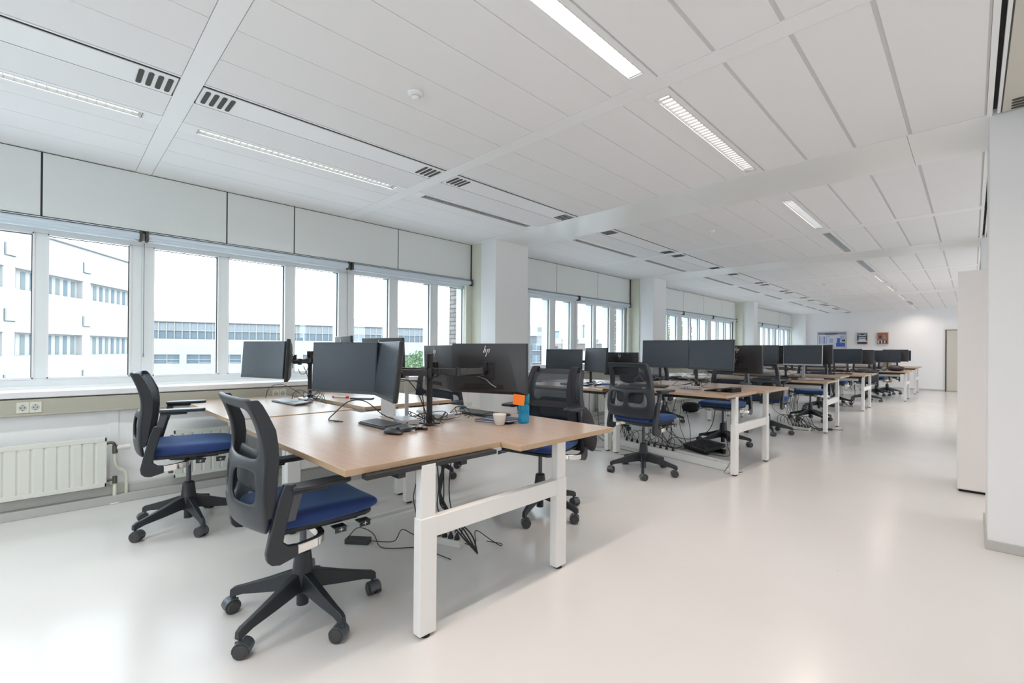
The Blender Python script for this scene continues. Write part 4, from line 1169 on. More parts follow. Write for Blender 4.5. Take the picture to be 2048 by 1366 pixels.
# white masonry building with grouped slit windows
fb = empty('white_building', (-42.64, 4.03, 0), R(146.63)); tag(fb, 'white masonry building with rows of narrow windows, outside the first windows', 'building')
w = MB(); w.box(-34, 1.5, 0.45, 12, -9, 7.2)
rowsz = [(4.15, 5.2), (0.72, 1.9), (-2.6, -1.4), (-5.9, -4.7)]
gu = [-32.0 + 5.53 * k + 0.25 for k in range(6)]; gu = [u for u in (-31.84, -26.31, -20.78, -15.25, -9.70, -4.17)]
zc = [-9] + [v for r_ in sorted(rowsz) for v in r_] + [7.2]
for k in range(0, len(zc), 2): w.box(-34, 1.5, 0, 0.45, zc[k], zc[k + 1])
for z0, z1 in rowsz:
    e = [-34] + [v for u in gu for v in (u, u + 4.82)] + [1.5]
    for k in range(0, len(e), 2): w.box(e[k], e[k + 1], 0, 0.45, z0, z1)
w.build('wall', 'ofac', fb)
MB().box(-34.1, 1.6, -0.08, 12.1, 7.2, 7.28).build('roof_edge', 'odark', fb)
for z0, z1 in rowsz:
    for u in gu:
        if u < -22: continue
        m = MB().box(u, u + 4.82, 0.30, 0.34, z0, z1)
        wi = m.build('window', 'ofac2', fb)
        g = MB()
        for k in range(8): g.box(u + 0.13 + k * 0.6, u + 0.42 + k * 0.6, 0.28, 0.30, z0 + 0.06, z1 - 0.06, k % 2)
        g.build('pane', ['oglass', 'oglassg'], wi)
        MB().box(u - 0.02, u + 4.84, -0.02, 0.0, z1 - 0.015, z1 + 0.03).build('lintel', 'odark', fb)
for z in (5.8, 2.5, -0.8):
    for u in (-15.9, -10.33, -4.83):
        MB().box(u, u + 0.62, -0.10, 0.02, z, z + 0.6).box(u - 0.03, u, -0.02, 0.0, z, z + 0.6, 1).box(u, u + 0.62, -0.02, 0.0, z - 0.04, z, 1).build('vent_box', ['ofac', 'odark'], fb)
# long low building with ribbon window
lb = empty('long_building', (-62.87, 7.86, 0), R(70)); tag(lb, 'long pale building with a ribbon of windows, across from the desks', 'building')
w = MB(); w.box(-14, 38, 0.4, 10, -9, 5.2); w.box(-14, 38, 0, 0.4, 4.05, 5.2); w.box(-14, 38, 0, 0.4, 0.48, 2.2); w.box(-14, 38, 0, 0.4, -9, -0.52)
w.box(29.6, 38, 0, 0.4, 2.2, 4.05)
lw = [2.95 * k + 0.02 for k in range(-4, 10)]
e = [-14] + [v for u in lw for v in (u, u + 2.34)] + [38]
for k in range(0, len(e), 2): w.box(e[k], e[k + 1], 0, 0.4, -0.52, 0.48)
w.build('wall', 'ofac2', lb)
rb_ = MB(); rb_.box(-14, 29.6, 0.2, 0.25, 2.2, 3.15, 0); rb_.box(-14, 29.6, 0.15, 0.2, 3.15, 4.0, 1)
for k in range(61):
    u = -14 + 0.72 * k; rb_.box(u - 0.03, u + 0.03, 0.05, 0.15, 2.2, 4.05, 2)
rb_.box(-14, 29.6, 0.05, 0.15, 3.12, 3.18, 2); rb_.box(-14, 29.6, -0.03, 0.1, 4.03, 4.1, 3)
rb_.build('ribbon_window', ['oglass', 'oshade', 'ofac2', 'odark'], lb)
for u in lw:
    m = MB(); m.box(u, u + 2.34, 0.15, 0.2, -0.52, 0.48)
    wi = m.build('window', 'oglass', lb)
    MB().box(u, u + 2.34, 0.08, 0.12, -0.10, -0.04).box(u + 1.14, u + 1.2, 0.08, 0.12, -0.52, 0.48).box(u, u + 0.05, 0.08, 0.12, -0.52, 0.48).box(u + 2.29, u + 2.34, 0.08, 0.12, -0.52, 0.48).box(u + 1.2, u + 2.3, 0.08, 0.12, -0.48, -0.42).build('window_frame', 'ofac', wi)
# mixed town houses seen past the first column
tb_ = empty('town_building', (-31.8, 31.8, 0), R(45)); tag(tb_, 'blue-grey town building with blue windows, outside past the first column', 'building')
MB().box(-3, 3.05, 0.2, 8, -9, 2.65).build('wall', 'ogrey', tb_)
MB().box(-3, 3.2, 0.0, 8, 2.65, 3.55).build('upper_wall', 'ofac2', tb_)
MB().box(2.5, 3.1, -0.02, 0.0, 2.65, 3.5).build('glazing', 'oglassg', tb_)
MB().box(2.85, 3.35, 0.1, 6, -9, 1.7).build('brown_wall', 'obrown', tb_)
for z in (1.25, 0.1, -1.0, -2.1):
    for x in (-1.6, 0.2, 2.0):
        wd = MB().box(x, x + 0.75, 0.12, 0.2, z, z + 0.7).build('window', 'oglass', tb_)
        MB().box(x + 0.36, x + 0.4, 0.1, 0.12, z, z + 0.7).box(x - 0.04, x + 0.8, 0.08, 0.12, z - 0.06, z).build('window_frame', 'ofac', wd)
tc_ = empty('rooftop_building', (-34.6, 34.6, 0), R(45)); tag(tc_, 'pale building with rooftop units and brown parapets, between first and second columns', 'building')
MB().box(4.0, 13, 0.2, 8, -9, 2.6).build('wall', 'ofac2', tc_)
MB().box(4.2, 13, 0.0, 0.2, 1.3, 1.95).box(4.2, 13, -0.1, 0.0, 1.95, 1.99).build('parapet', 'obrown', tc_)
MB().box(4.3, 5.05, -0.1, 2, 2.6, 3.35).build('plant_room', 'oglass', tc_)
MB().box(6.6, 8.4, 0.3, 3, 2.6, 4.0).build('plant_room', 'ofac', tc_)
MB().box(7.6, 7.66, 0.1, 0.16, 2.6, 4.6).box(7.5, 7.8, 0.1, 0.16, 3.9, 3.98).build('mast', 'odark', tc_)
for x in (5.3, 6.8, 8.9, 9.7): MB().box(x, x + 0.3, 0.1, 0.2, 2.2, 2.45).build('window', 'oglass', tc_)
# crane far away
cr = MB().box(-2.6, 0.0, 0, 0.12, 0, 0.14).box(0, 0.25, 0, 0.2, -0.15, 0.2).box(0.05, 0.2, 0.02, 0.16, -14, 0.1).build('tower_crane', 'ogrey')
cr.location = (-75.0, 32.0, 6.0); cr.rotation_euler = (0, R(14), R(225)); tag(cr, 'faint tower crane jib on the sky above the long building', 'crane')
def tree(x, y, z, rx, rz, n, label):
    o = MB().cyl((0, 0, -9 - z), (0, 0, rz * 0.3), 0.16, 0.06, n=10).build('tree', 'trunk'); o.location = (x, y, z); tag(o, label, 'tree')
    m = MB(); rnd = random.Random(int(x * 10))
    for k in range(n):
        while True:
            p = Vector((rnd.uniform(-1, 1), rnd.uniform(-1, 1), rnd.uniform(-1, 1)))
            if 0.35 < p.length < 1: break
        p = Vector((p.x * rx, p.y * rx, p.z * rz))
        a = Vector((rnd.gauss(0, 1), rnd.gauss(0, 1), rnd.gauss(0, 1))).normalized(); b = a.orthogonal().normalized(); s = rnd.uniform(0.05, 0.10)
        m.add([p - a * s, p + b * s * 0.6, p + a * s, p - b * s * 0.6], [(0, 1, 2, 3)])
    m.build('crown', 'leaf', o, fixn=False)
tree(-25.6, 17.1, -0.4, 1.5, 1.55, 3200, 'green leafy tree top outside, behind the arm pole of the nearest desk')
tree(-13.2, 27.6, 1.3, 1.6, 2.6, 4200, 'green tree outside past the second column')

# ================================================================ THINGS ON THE DESKS
def keyboard(x, y, z, rz, label, km='key', w=0.44, d=0.128):
    o = empty('keyboard', (x, y, z), R(rz)); tag(o, label, 'keyboard', 'keyboards')
    T = Matrix.Rotation(R(4), 4, 'X')
    MB().box(-w / 2, w / 2, -d / 2, d / 2, 0.006, 0.016, T=T).build('case', 'bezel', o, bevel=0.003)
    k = MB()
    for r_ in range(6):
        yy = -d / 2 + 0.008 + r_ * 0.0192
        xx = -w / 2 + 0.007
        while xx < w / 2 - 0.02:
            wd = 0.0165
            if r_ == 0 and abs(xx + w / 2 - 0.10) < 0.012: wd = 0.11
            if xx + wd > w / 2 - 0.005: break
            if not (0.063 < xx < 0.073 or 0.132 < xx < 0.142): k.box(xx, xx + wd, yy, yy + 0.0165, 0.016, 0.0205, T=T)
            xx += wd + 0.0022
    k.build('keys', km, o)
    return o
def mouse(x, y, z, rz, label):
    vs = []; fs = []; n = 16
    secs = [(-0.058, 0.006, 0.010), (-0.052, 0.022, 0.022), (-0.035, 0.031, 0.034), (-0.005, 0.032, 0.038), (0.025, 0.029, 0.031), (0.046, 0.024, 0.020), (0.056, 0.010, 0.010)]
    for (xx, w_, hh_) in secs:
        for k in range(n):
            t = 2 * PI * k / n
            zz = hh_ * (0.42 + 0.58 * math.sin(t)) if math.sin(t) > 0 else max(0.002, hh_ * 0.42 * (1 + math.sin(t)))
            vs.append((xx, w_ * math.cos(t), zz))
    for i in range(len(secs) - 1):
        for k in range(n): fs.append((i * n + k, i * n + (k + 1) % n, (i + 1) * n + (k + 1) % n, (i + 1) * n + k))
    fs.append(tuple(range(n))); fs.append(tuple(range((len(secs) - 1) * n, len(secs) * n)))
    o = MB().add(vs, fs, 0, True).build('computer_mouse', 'key', None, sub=1); o.location = (x, y, z); o.rotation_euler = (0, 0, R(rz))
    tag(o, label, 'computer mouse', 'computer mice')
    MB().cyl((0.028, -0.004, 0.030), (0.028, 0.004, 0.030), 0.008, n=14).build('scroll_wheel', 'dark', o)
def dock(x, y, z, rz, label, sx=0.175, sy=0.105, sz=0.034):
    o = MB().box(-sx / 2, sx / 2, -sy / 2, sy / 2, 0.003, sz).build('mini_computer', 'mini', None, bevel=0.004)
    o.location = (x, y, z); o.rotation_euler = (0, 0, R(rz)); tag(o, label, 'mini computer', 'small silver computers on the desks')
    MB().box(sx / 2 - 0.001, sx / 2 + 0.0008, -0.03, -0.018, 0.014, 0.020).box(-0.05, -0.038, -sy / 2 - 0.0008, -sy / 2 + 0.001, 0.012, 0.02).box(-0.02, -0.012, -sy / 2 - 0.0008, -sy / 2 + 0.001, 0.012, 0.02).build('port', 'dark', o)
    MB().box(-sx / 2 + 0.01, sx / 2 - 0.01, -sy / 2 + 0.01, sy / 2 - 0.01, 0.0, 0.004).build('rubber_foot', 'dark', o)
def cable(pts, label, group='loose cables', r=0.0028, m='cable', name='cable', per=7):
    o = MB().tube(spline(pts, per), r, 6).build(name, m)
    return tag(o, label, 'cable', group)
Z1 = 0.753; Z2 = 0.748
keyboard(-2.385, 1.372, Z1, 1, 'black keyboard beside the mouse on the nearest desk, mini computer behind it')
mouse(-2.165, 1.285, Z1, 20, 'black computer mouse lying nearest the viewpoint')
dock(-2.43, 1.525, Z1, -12, 'silver mini computer behind the nearest keyboard')
keyboard(-3.93, 1.385, 0.757, 4, 'light-looking keyboard on the window-side desk', 'keyl')
dock(-3.99, 1.525, 0.757, -8, 'silver mini computer behind the window-side keyboard', 0.2, 0.08, 0.03)
mouse(-4.10, 1.06, 0.757, 60, 'dark computer mouse on the window-side desk')
keyboard(-2.43, 2.14, Z2, 2, 'black keyboard on the far half of the nearest desk, under the logo monitor')
mouse(-2.72, 2.20, Z2, 150, 'black computer mouse at the end of the far keyboard')
dock(-2.50, 1.83, Z2, 8, 'silver mini computer right of the arm pole')
# cup
cp = MB().lathe([(0.0, 0.0), (0.024, 0.0), (0.028, 0.004), (0.036, 0.035), (0.040, 0.062), (0.0405, 0.068), (0.038, 0.068), (0.034, 0.036), (0.026, 0.008), (0.0, 0.008)], n=32, cap=False).build('coffee_cup', 'cup')
cp.location = (-2.025, 1.925, Z2); tag(cp, 'small off-white handleless coffee cup on the nearest desk', 'cup')
MB().cyl((0, 0, 0.03), (0, 0, 0.033), 0.031, n=24).build('coffee', 'coffee', cp)
# bottle
bt = empty('water_bottle', (-1.985, 2.095, Z2)); tag(bt, 'transparent blue water bottle with teal cap on the nearest desk', 'bottle')
MB().lathe([(0.0, 0.001), (0.030, 0.001), (0.034, 0.008), (0.035, 0.03), (0.0345, 0.075), (0.036, 0.085), (0.0355, 0.105), (0.028, 0.122), (0.026, 0.13)], n=32, cap=False).build('body', 'bottle', bt)
MB().lathe([(0.0, 0.003), (0.028, 0.003), (0.032, 0.01), (0.033, 0.03), (0.0325, 0.060), (0.0, 0.060)], n=28, cap=False).build('water', 'bottlew', bt)
MB().lathe([(0.0, 0.122), (0.033, 0.122), (0.036, 0.126), (0.036, 0.165), (0.033, 0.182), (0.022, 0.188), (0.0, 0.188)], n=28, cap=False).build('cap', 'cap', bt)
# note on monitor
nt_ = MB().box(-0.038, 0.038, 0.0, 0.0008, -0.046, 0.018).build('sticky_note', 'orange'); nt_.location = (-1.955, 2.020, 0.914); nt_.rotation_euler = (R(-3), R(4), R(20))
tag(nt_, 'orange sticky note hanging from the corner of the logo monitor', 'sticky note')
# notebooks
nb = empty('notebook', (-2.16, 2.01, Z2), R(14)); tag(nb, 'black notebook lying under another behind the coffee cup', 'notebook')
MB().box(-0.105, 0.105, -0.075, 0.075, 0.0, 0.003).box(-0.105, 0.105, -0.075, 0.075, 0.011, 0.014).build('cover', 'navyb', nb, bevel=0.001); MB().box(-0.102, 0.10, -0.072, 0.072, 0.003, 0.011).build('pages', 'mini', nb)
nb = empty('notebook', (-2.10, 2.03, Z2 + 0.014), R(4)); tag(nb, 'navy notebook on top of another behind the coffee cup', 'notebook')
MB().box(-0.105, 0.105, -0.07, 0.07, 0.0, 0.002).box(-0.105, 0.105, -0.07, 0.07, 0.010, 0.0125).build('cover', 'navyb', nb, bevel=0.001); MB().box(-0.102, 0.10, -0.067, 0.067, 0.002, 0.010).build('pages', 'paper', nb)
# bare grey stand behind the steep monitor
st_ = empty('monitor_stand', (-2.70, 1.70, Z2), R(-30)); tag(st_, 'bare pale grey monitor stand without a screen, behind the steep monitor', 'monitor stand')
MB().box(-0.03, 0.03, -0.012, 0.012, 0.008, 0.33).build('column', 'silver', st_, bevel=0.004); MB().box(-0.11, 0.11, -0.09, 0.09, 0.0, 0.008).build('foot', 'silver', st_, bevel=0.003)
pp = MB().box(-0.05, 0.05, -0.004, 0.004, 0.0, 0.12).box(-0.05, 0.05, -0.02, 0.02, 0.0, 0.004).build('document_holder', 'paper', None, bevel=0.001); pp.location = (-2.80, 1.62, Z2); pp.rotation_euler = (0, 0, R(40)); tag(pp, 'small upright pale panel behind the mini computer', 'document holder')
lp = empty('white_keyboard', (-2.72, 1.98, Z2), R(10)); tag(lp, 'pale keyboard lying behind the arm pole', 'keyboard')
MB().box(-0.17, 0.17, -0.06, 0.06, 0.0, 0.012).build('case', 'paper', lp, bevel=0.003)
k = MB()
for i in range(5):
    for j in range(16): k.box(-0.16 + j * 0.02, -0.143 + j * 0.02, -0.052 + i * 0.021, -0.034 + i * 0.021, 0.012, 0.0145)
k.build('keys', 'silver', lp)
# far desk by the window
mk = MB().cyl((-0.07, 0, 0.009), (0.045, 0, 0.009), 0.008, n=14, mi=1).cyl((0.045, 0, 0.009), (0.07, 0, 0.009), 0.009, n=14, mi=0).cyl((-0.085, 0, 0.009), (-0.07, 0, 0.009), 0.0085, n=14, mi=0).build('marker_pen', ['red', 'paper']); mk.location = (-3.99, 1.84, 0.765); mk.rotation_euler = (0, 0, R(35))
tag(mk, 'red and white marker pen behind the window-side monitors', 'marker')
kk = MB().box(-0.1, 0.1, -0.03, 0.03, 0, 0.012).build('glasses_case', 'bezel', None, bevel=0.004); kk.location = (-3.78, 1.93, 0.765); kk.rotation_euler = (0, 0, R(38)); tag(kk, 'flat black case on the desk behind the wide dark screen', 'case')
gl = MB().lathe([(0.0, 0.0), (0.030, 0.0), (0.032, 0.005), (0.036, 0.10), (0.0345, 0.10), (0.031, 0.008), (0.0, 0.008)], n=24, cap=False).build('drinking_glass', 'glassw'); gl.location = (-3.48, 2.02, 0.765); tag(gl, 'clear drinking glass on the desk behind the steep monitor', 'glass')
us = MB().box(-0.028, 0.0, -0.006, 0.006, 0.0, 0.008).box(0.0, 0.03, -0.004, 0.004, 0.001, 0.006).build('cable_plug', 'cable', None, bevel=0.001); us.location = (-2.76, 1.255, Z1); us.rotation_euler = (0, 0, R(35)); tag(us, 'black cable plug lying free on the nearest desk', 'plug')
cable([(-2.50, 1.49, Z1 + 0.02), (-2.56, 1.44, Z1 + 0.05), (-2.66, 1.38, Z1 + 0.125), (-2.76, 1.32, Z1 + 0.12), (-2.84, 1.26, Z1 + 0.04), (-2.855, 1.235, Z1 + 0.006), (-2.82, 1.235, Z1 + 0.005), (-2.785, 1.245, Z1 + 0.005)], 'black cable arching over the nearest desk to its loose plug', r=0.0035)
ad = MB().box(-0.02, 0.02, -0.012, 0.012, 0, 0.016).box(0.022, 0.05, -0.010, 0.010, 0, 0.014).build('small_adapter', 'cable', None, bevel=0.002); ad.location = (-2.19, 1.46, Z1); ad.rotation_euler = (0, 0, R(25)); tag(ad, 'small black adapter beside the nearest keyboard', 'adapter')

rnd = random.Random(3)
def tangle(cx, cy, z, n, rad, label, group, hmax=0.07, name='cable', rr=0.0026):
    for k in range(n):
        a0 = rnd.uniform(0, 2 * PI); pts = []
        r1 = rad * rnd.uniform(0.4, 1.0); ox, oy = rnd.uniform(-rad, rad) * 0.5, rnd.uniform(-rad, rad) * 0.35
        m = rnd.randint(4, 7)
        for i in range(m):
            a = a0 + i * rnd.uniform(0.7, 1.1)
            pts.append((cx + ox + r1 * math.cos(a) * rnd.uniform(0.6, 1.2), cy + oy + 0.6 * r1 * math.sin(a) * rnd.uniform(0.6, 1.2), z + rr + (rnd.random() * hmax if 0 < i < m - 1 else 0.001)))
        cable(pts, label, group, rr, 'cable' if k % 4 else 'cableg')
tangle(-2.42, 1.66, Z2 + 0.002, 7, 0.17, 'one of the cables tangled round the arm pole of the nearest desk', 'cables round the nearest arm pole')
tangle(-2.45, 1.95, Z2 + 0.002, 3, 0.12, 'one of the thin cables looping over the mini computer beside the arm pole', 'cables over the far mini computer')
tangle(-4.0, 1.62, 0.765, 6, 0.2, 'one of the cables tangled round the window-side arm pole', 'cables round the window-side arm pole', 0.10)
cable([(-3.95, 1.50, 0.80), (-4.02, 1.44, 0.86), (-4.15, 1.38, 0.90), (-4.28, 1.33, 0.86), (-4.34, 1.32, 0.77)], 'thin cable arching over the window-side keyboard')
cable([(-3.62, 1.55, 0.765), (-3.80, 1.50, 0.83), (-3.98, 1.47, 0.86), (-4.10, 1.47, 0.82), (-4.12, 1.46, 0.77)], 'thin cable looping behind the window-side keyboard')
# cables on the arms
cable([(-2.30, 1.60, 0.76), (-2.29, 1.595, 0.9), (-2.295, 1.60, 1.0), (-2.26, 1.65, 1.055), (-2.22, 1.72, 1.045), (-2.15, 1.86, 1.045), (-2.13, 1.90, 1.04)], 'cable running up the nearest arm pole and along its arm', r=0.0035)
cable([(-2.16, 1.85, 1.045), (-2.15, 1.92, 1.02), (-2.13, 1.945, 0.99), (-2.10, 1.965, 0.97)], 'grey cable hanging from the arm to the back of the logo monitor', m='cableg', r=0.0035)
cable([(-2.34, 1.60, 0.76), (-2.345, 1.59, 0.9), (-2.34, 1.56, 1.0), (-2.33, 1.48, 1.02), (-2.32, 1.42, 1.03)], 'cable from the nearest pole to the steep monitor', r=0.003)
cable([(-2.36, 1.64, 0.755), (-2.38, 1.62, 0.85), (-2.40, 1.58, 0.95), (-2.37, 1.50, 1.02)], 'second cable from the desk to the steep monitor', r=0.003)
cable([(-4.17, 1.62, 0.76), (-4.12, 1.60, 0.85), (-4.08, 1.58, 0.95), (-4.10, 1.55, 1.05)], 'cable hanging beside the window-side arm pole', r=0.003)
cable([(-4.10, 1.60, 1.06), (-4.14, 1.58, 0.99), (-4.22, 1.57, 0.98), (-4.25, 1.56, 1.02)], 'cable loop under the window-side arm', r=0.003)

# under the nearest desk
def power_strip(x, y, rz, n, label, grp='power strips on the floor', L=None):
    L = L or (0.06 + 0.045 * n)
    o = empty('power_strip', (x, y, 0), R(rz)); tag(o, label, 'power strip', grp)
    MB().box(-L / 2, L / 2, -0.026, 0.026, 0, 0.042).build('body', 'plugw', o, bevel=0.004)
    for k in range(n):
        xx = L / 2 - 0.035 - k * 0.045
        p = MB().cyl((xx, 0, 0.042), (xx, 0, 0.056), 0.018, 0.016, n=16).cyl((xx, 0, 0.056), (xx, 0, 0.080), 0.015, 0.006, n=14)
        p.build('plug', 'cable', o)
    return o
power_strip(-2.33, 1.73, 20, 5, 'white power strip with black plugs on the floor under the nearest desk')
for k in range(5):
    x0 = -2.20 - k * 0.043; y0 = 1.778 - k * 0.015
    cable([(x0, y0, 0.078), (x0 + 0.01, y0 - 0.01, 0.13), (x0 - 0.03 - 0.01 * k, y0 - 0.05, 0.22), (-2.12 - 0.05 * k, 1.62, 0.40), (-2.05 - 0.07 * k, 1.58, 0.60)], 'one of the black cables rising from the power strip to the nearest desk', 'cables rising from the near power strip', 0.0035)
cable([(-2.17, 1.78, 0.03), (-2.12, 1.82, 0.02), (-2.14, 1.84, 0.10), (-2.08, 1.90, 0.05), (-2.02, 1.93, 0.02), (-2.05, 1.97, 0.01), (-2.14, 1.93, 0.01)], 'black cable curling out of the end of the near power strip')
pb_ = MB().box(-0.075, 0.075, -0.03, 0.03, 0, 0.032).build('power_adapter', 'bezel', None, bevel=0.004); pb_.location = (-2.69, 1.355, 0); pb_.rotation_euler = (0, 0, R(40)); tag(pb_, 'black laptop power adapter on the floor under the nearest desk', 'power adapter')
cable([(-2.63, 1.40, 0.018), (-2.56, 1.46, 0.015), (-2.50, 1.50, 0.03), (-2.42, 1.50, 0.12), (-2.28, 1.50, 0.13), (-2.24, 1.49, 0.22), (-2.27, 1.48, 0.36), (-2.22, 1.50, 0.52), (-2.20, 1.55, 0.64)], 'thin black cable climbing from the floor adapter to the desk')
cable([(-2.74, 1.31, 0.03), (-2.70, 1.36, 0.09), (-2.63, 1.42, 0.06), (-2.54, 1.42, 0.006), (-2.46, 1.46, 0.006), (-2.36, 1.58, 0.006), (-2.25, 1.60, 0.006), (-2.10, 1.62, 0.006)], 'black cable lying on the floor beside the adapter')
for k in range(4):
    cable([(-2.02 - 0.05 * k, 1.56, 0.62), (-2.04 - 0.02 * k, 1.50 + 0.02 * k, 0.52), (-2.07, 1.52, 0.42 - 0.02 * k), (-2.02, 1.56, 0.30), (-1.92 - 0.05 * k, 1.62, 0.2), (-1.96, 1.70, 0.06)], 'one of the thick black cables hanging behind the near white leg', 'cables behind the near leg', 0.0045)

# second row
Z3 = 0.80
keyboard(-2.62, 4.83, Z3, 2, 'black keyboard under the near-black screen')
dock(-2.16, 4.90, Z3, 0, 'silver mini computer under the slate-grey screen', 0.22, 0.08)
cable([(-2.05, 4.86, Z3 + 0.02), (-2.0, 4.80, Z3 + 0.04), (-1.95, 4.84, Z3 + 0.07), (-1.98, 4.95, Z3 + 0.08), (-2.08, 4.96, Z3 + 0.02)], 'bright cable loop beside the second desk mini computer', m='cableg')
lt = empty('slim_laptop', (-1.80, 4.86, Z3), R(-8)); tag(lt, 'thin black closed laptop tilted on a riser, second desk', 'laptop')
T = Matrix.Translation((0, 0, 0.022)) @ Matrix.Rotation(R(-9), 4, 'Y')
MB().box(-0.15, 0.15, -0.105, 0.105, 0.0, 0.012, T=T).build('body', 'bezel', lt, bevel=0.003); MB().box(0.02, 0.05, -0.09, 0.09, 0.0, 0.024).box(0.12, 0.14, -0.09, 0.09, 0.0, 0.040).build('riser', 'dark', lt)
keyboard(-3.70, 4.90, 0.752, 0, 'black keyboard on the window-side desk past the column')
mouse(-3.36, 4.92, 0.752, 40, 'dark mouse on the window-side desk past the column')
bk = MB().box(-0.1, 0.1, -0.07, 0.07, 0, 0.03).build('stacked_book', 'pblue', None, bevel=0.002); bk.location = (-3.33, 5.10, 0.752); bk.rotation_euler = (0, 0, R(20)); tag(bk, 'small blue book on the window-side desk past the column', 'book')
tangle(-3.55, 5.0, 0.754, 5, 0.2, 'one of the cables tangled on the window-side desk past the column', 'cables on the window-side second desk')
tangle(-2.25, 5.12, Z3 + 0.002, 6, 0.22, 'one of the cables tangled behind the screens of the second desk', 'cables on the second desk', 0.12)
tangle(-2.72, 4.95, Z3 + 0.002, 4, 0.2, 'one of the cables under the near-black screen', 'cables under the near-black screen', 0.12)
def lump(x, y, z, sx, sy, sz, mt, name, label, cat, seed=1):
    r_ = random.Random(seed); vs = []; fs = []; nu, nv = 14, 8
    for i in range(nv + 1):
        p = PI * i / nv
        for k in range(nu):
            t = 2 * PI * k / nu; rr_ = 1 + r_.uniform(-0.12, 0.12) * math.sin(p)
            cx_, cy_ = math.cos(t), math.sin(t)
            cx_ = math.copysign(abs(cx_) ** 0.7, cx_); cy_ = math.copysign(abs(cy_) ** 0.7, cy_)
            vs.append((sx / 2 * math.sin(p) ** 0.6 * cx_ * rr_, sy / 2 * math.sin(p) ** 0.6 * cy_ * rr_, max(0.0, sz / 2 * (1 - math.cos(p)) * rr_)))
    for i in range(nv):
        for k in range(nu): fs.append((i * nu + k, i * nu + (k + 1) % nu, (i + 1) * nu + (k + 1) % nu, (i + 1) * nu + k))
    o = MB().add(vs, fs, 0, True).build(name, mt, None, sub=1); o.location = (x, y, z); return tag(o, label, cat)
b1 = lump(-3.32, 5.72, 0.755, 0.42, 0.28, 0.17, 'cloth', 'shoulder_bag', 'black bag on the window-side desk behind the chair seen from behind', 'bag', 2)
MB().tube(spline([(-0.15, 0, 0.10), (-0.1, 0.02, 0.22), (0.08, 0.02, 0.22), (0.15, 0, 0.10)]), 0.008, 8).build('strap', 'cloth', b1)
b2 = lump(-3.98, 9.05, 0.0, 0.36, 0.26, 0.2, 'cloth', 'backpack', 'black backpack on the floor under the window-side desk at the second column', 'bag', 5)
MB().tube(spline([(-0.12, -0.08, 0.16), (-0.08, -0.14, 0.13), (-0.08, -0.15, 0.07), (-0.1, -0.1, 0.02)]), 0.012, 8).build('strap', 'cloth', b2)
# floor channel with plugs
chn = empty('cable_channel', (-2.50, 5.06, 0), R(-13)); tag(chn, 'long white floor cable channel with plugs under the second desk', 'cable channel')
MB().box(-0.78, 0.78, -0.07, -0.055, 0, 0.075).box(-0.78, 0.78, 0.055, 0.07, 0, 0.075).box(-0.78, 0.78, -0.07, 0.07, 0, 0.008).box(-0.78, 0.60, 0.0, 0.055, 0.008, 0.06).build('body', 'legw', chn, bevel=0.002)
for k in range(9): MB().cyl((-0.66 + 0.09 * k, 0.028, 0.06), (-0.66 + 0.09 * k, 0.028, 0.10), 0.017, 0.010, n=14).build('plug', 'cable', chn)
chn = empty('cable_channel', (-3.86, 5.42, 0), R(-4)); tag(chn, 'long white floor cable channel under the window-side desk past the column', 'cable channel')
MB().box(-0.52, 0.52, -0.07, -0.055, 0, 0.075).box(-0.52, 0.52, 0.055, 0.07, 0, 0.075).box(-0.52, 0.52, -0.07, 0.07, 0, 0.008).box(-0.5, 0.5, 0.0, 0.055, 0.008, 0.06).build('body', 'legw', chn, bevel=0.002)
for k in range(5): MB().cyl((0.05 + 0.09 * k, 0.028, 0.06), (0.05 + 0.09 * k, 0.028, 0.10), 0.017, 0.010, n=14).build('plug', 'cable', chn)
c13, s13 = math.cos(R(-13)), math.sin(R(-13))
for k in range(9):
    lx = -0.66 + 0.09 * k; wx = -2.50 + lx * c13 - 0.028 * s13; wy = 5.06 + lx * s13 + 0.028 * c13
    tx = rnd.uniform(-2.8, -1.9)
    dx = rnd.uniform(0.02, 0.10); sgn = 1 if k % 2 else -1
    cable([(wx, wy, 0.09), (wx + 0.01, wy + 0.02, 0.16), (wx + sgn * dx, wy + 0.08, 0.20), (wx + 2 * sgn * dx, wy + 0.14, 0.13), (wx + 2.6 * sgn * dx, wy + 0.18, 0.03 + 0.01 * k), (tx, wy + 0.15, 0.06), (tx + rnd.uniform(-.1, .1), 5.25, rnd.uniform(.2, .4)), (tx, 5.22, 0.64)],
          'one of the black cables between the floor channel and the second desk', 'cables under the second desk', 0.0035, per=6)
cable([(-2.7, 5.22, 0.65), (-2.68, 5.2, 0.40), (-2.5, 5.15, 0.24), (-2.25, 5.1, 0.22), (-2.05, 5.15, 0.35), (-2.0, 5.2, 0.62)], 'long black cable sagging in a bow under the second desk', r=0.004)
cable([(-2.95, 4.9, 0.70), (-2.93, 4.9, 0.5), (-2.97, 4.95, 0.35), (-3.02, 5.0, 0.2), (-2.98, 5.1, 0.08)], 'black cable hanging beside the inner leg of the second desk')
cable([(-1.70, 4.92, 0.70), (-1.69, 4.86, 0.4), (-1.70, 4.80, 0.12), (-1.74, 4.74, 0.01), (-1.68, 4.78, 0.005), (-1.62, 4.90, 0.005)], 'thin cable hanging beside the outer leg of the second desk')
for k in range(5):
    x0 = -3.72 + 0.09 * k
    cable([(x0, 5.44, 0.09), (x0 + 0.02, 5.46, 0.18), (x0 + 0.09, 5.48, 0.19), (x0 + 0.13, 5.46, 0.10), (x0 + 0.2, 5.5, 0.02), (-3.4 + 0.05 * k, 5.4, 0.2), (-3.5, 5.25, 0.62)], 'one of the black cables by the window-side floor channel', 'cables under the window-side second desk', 0.0035)
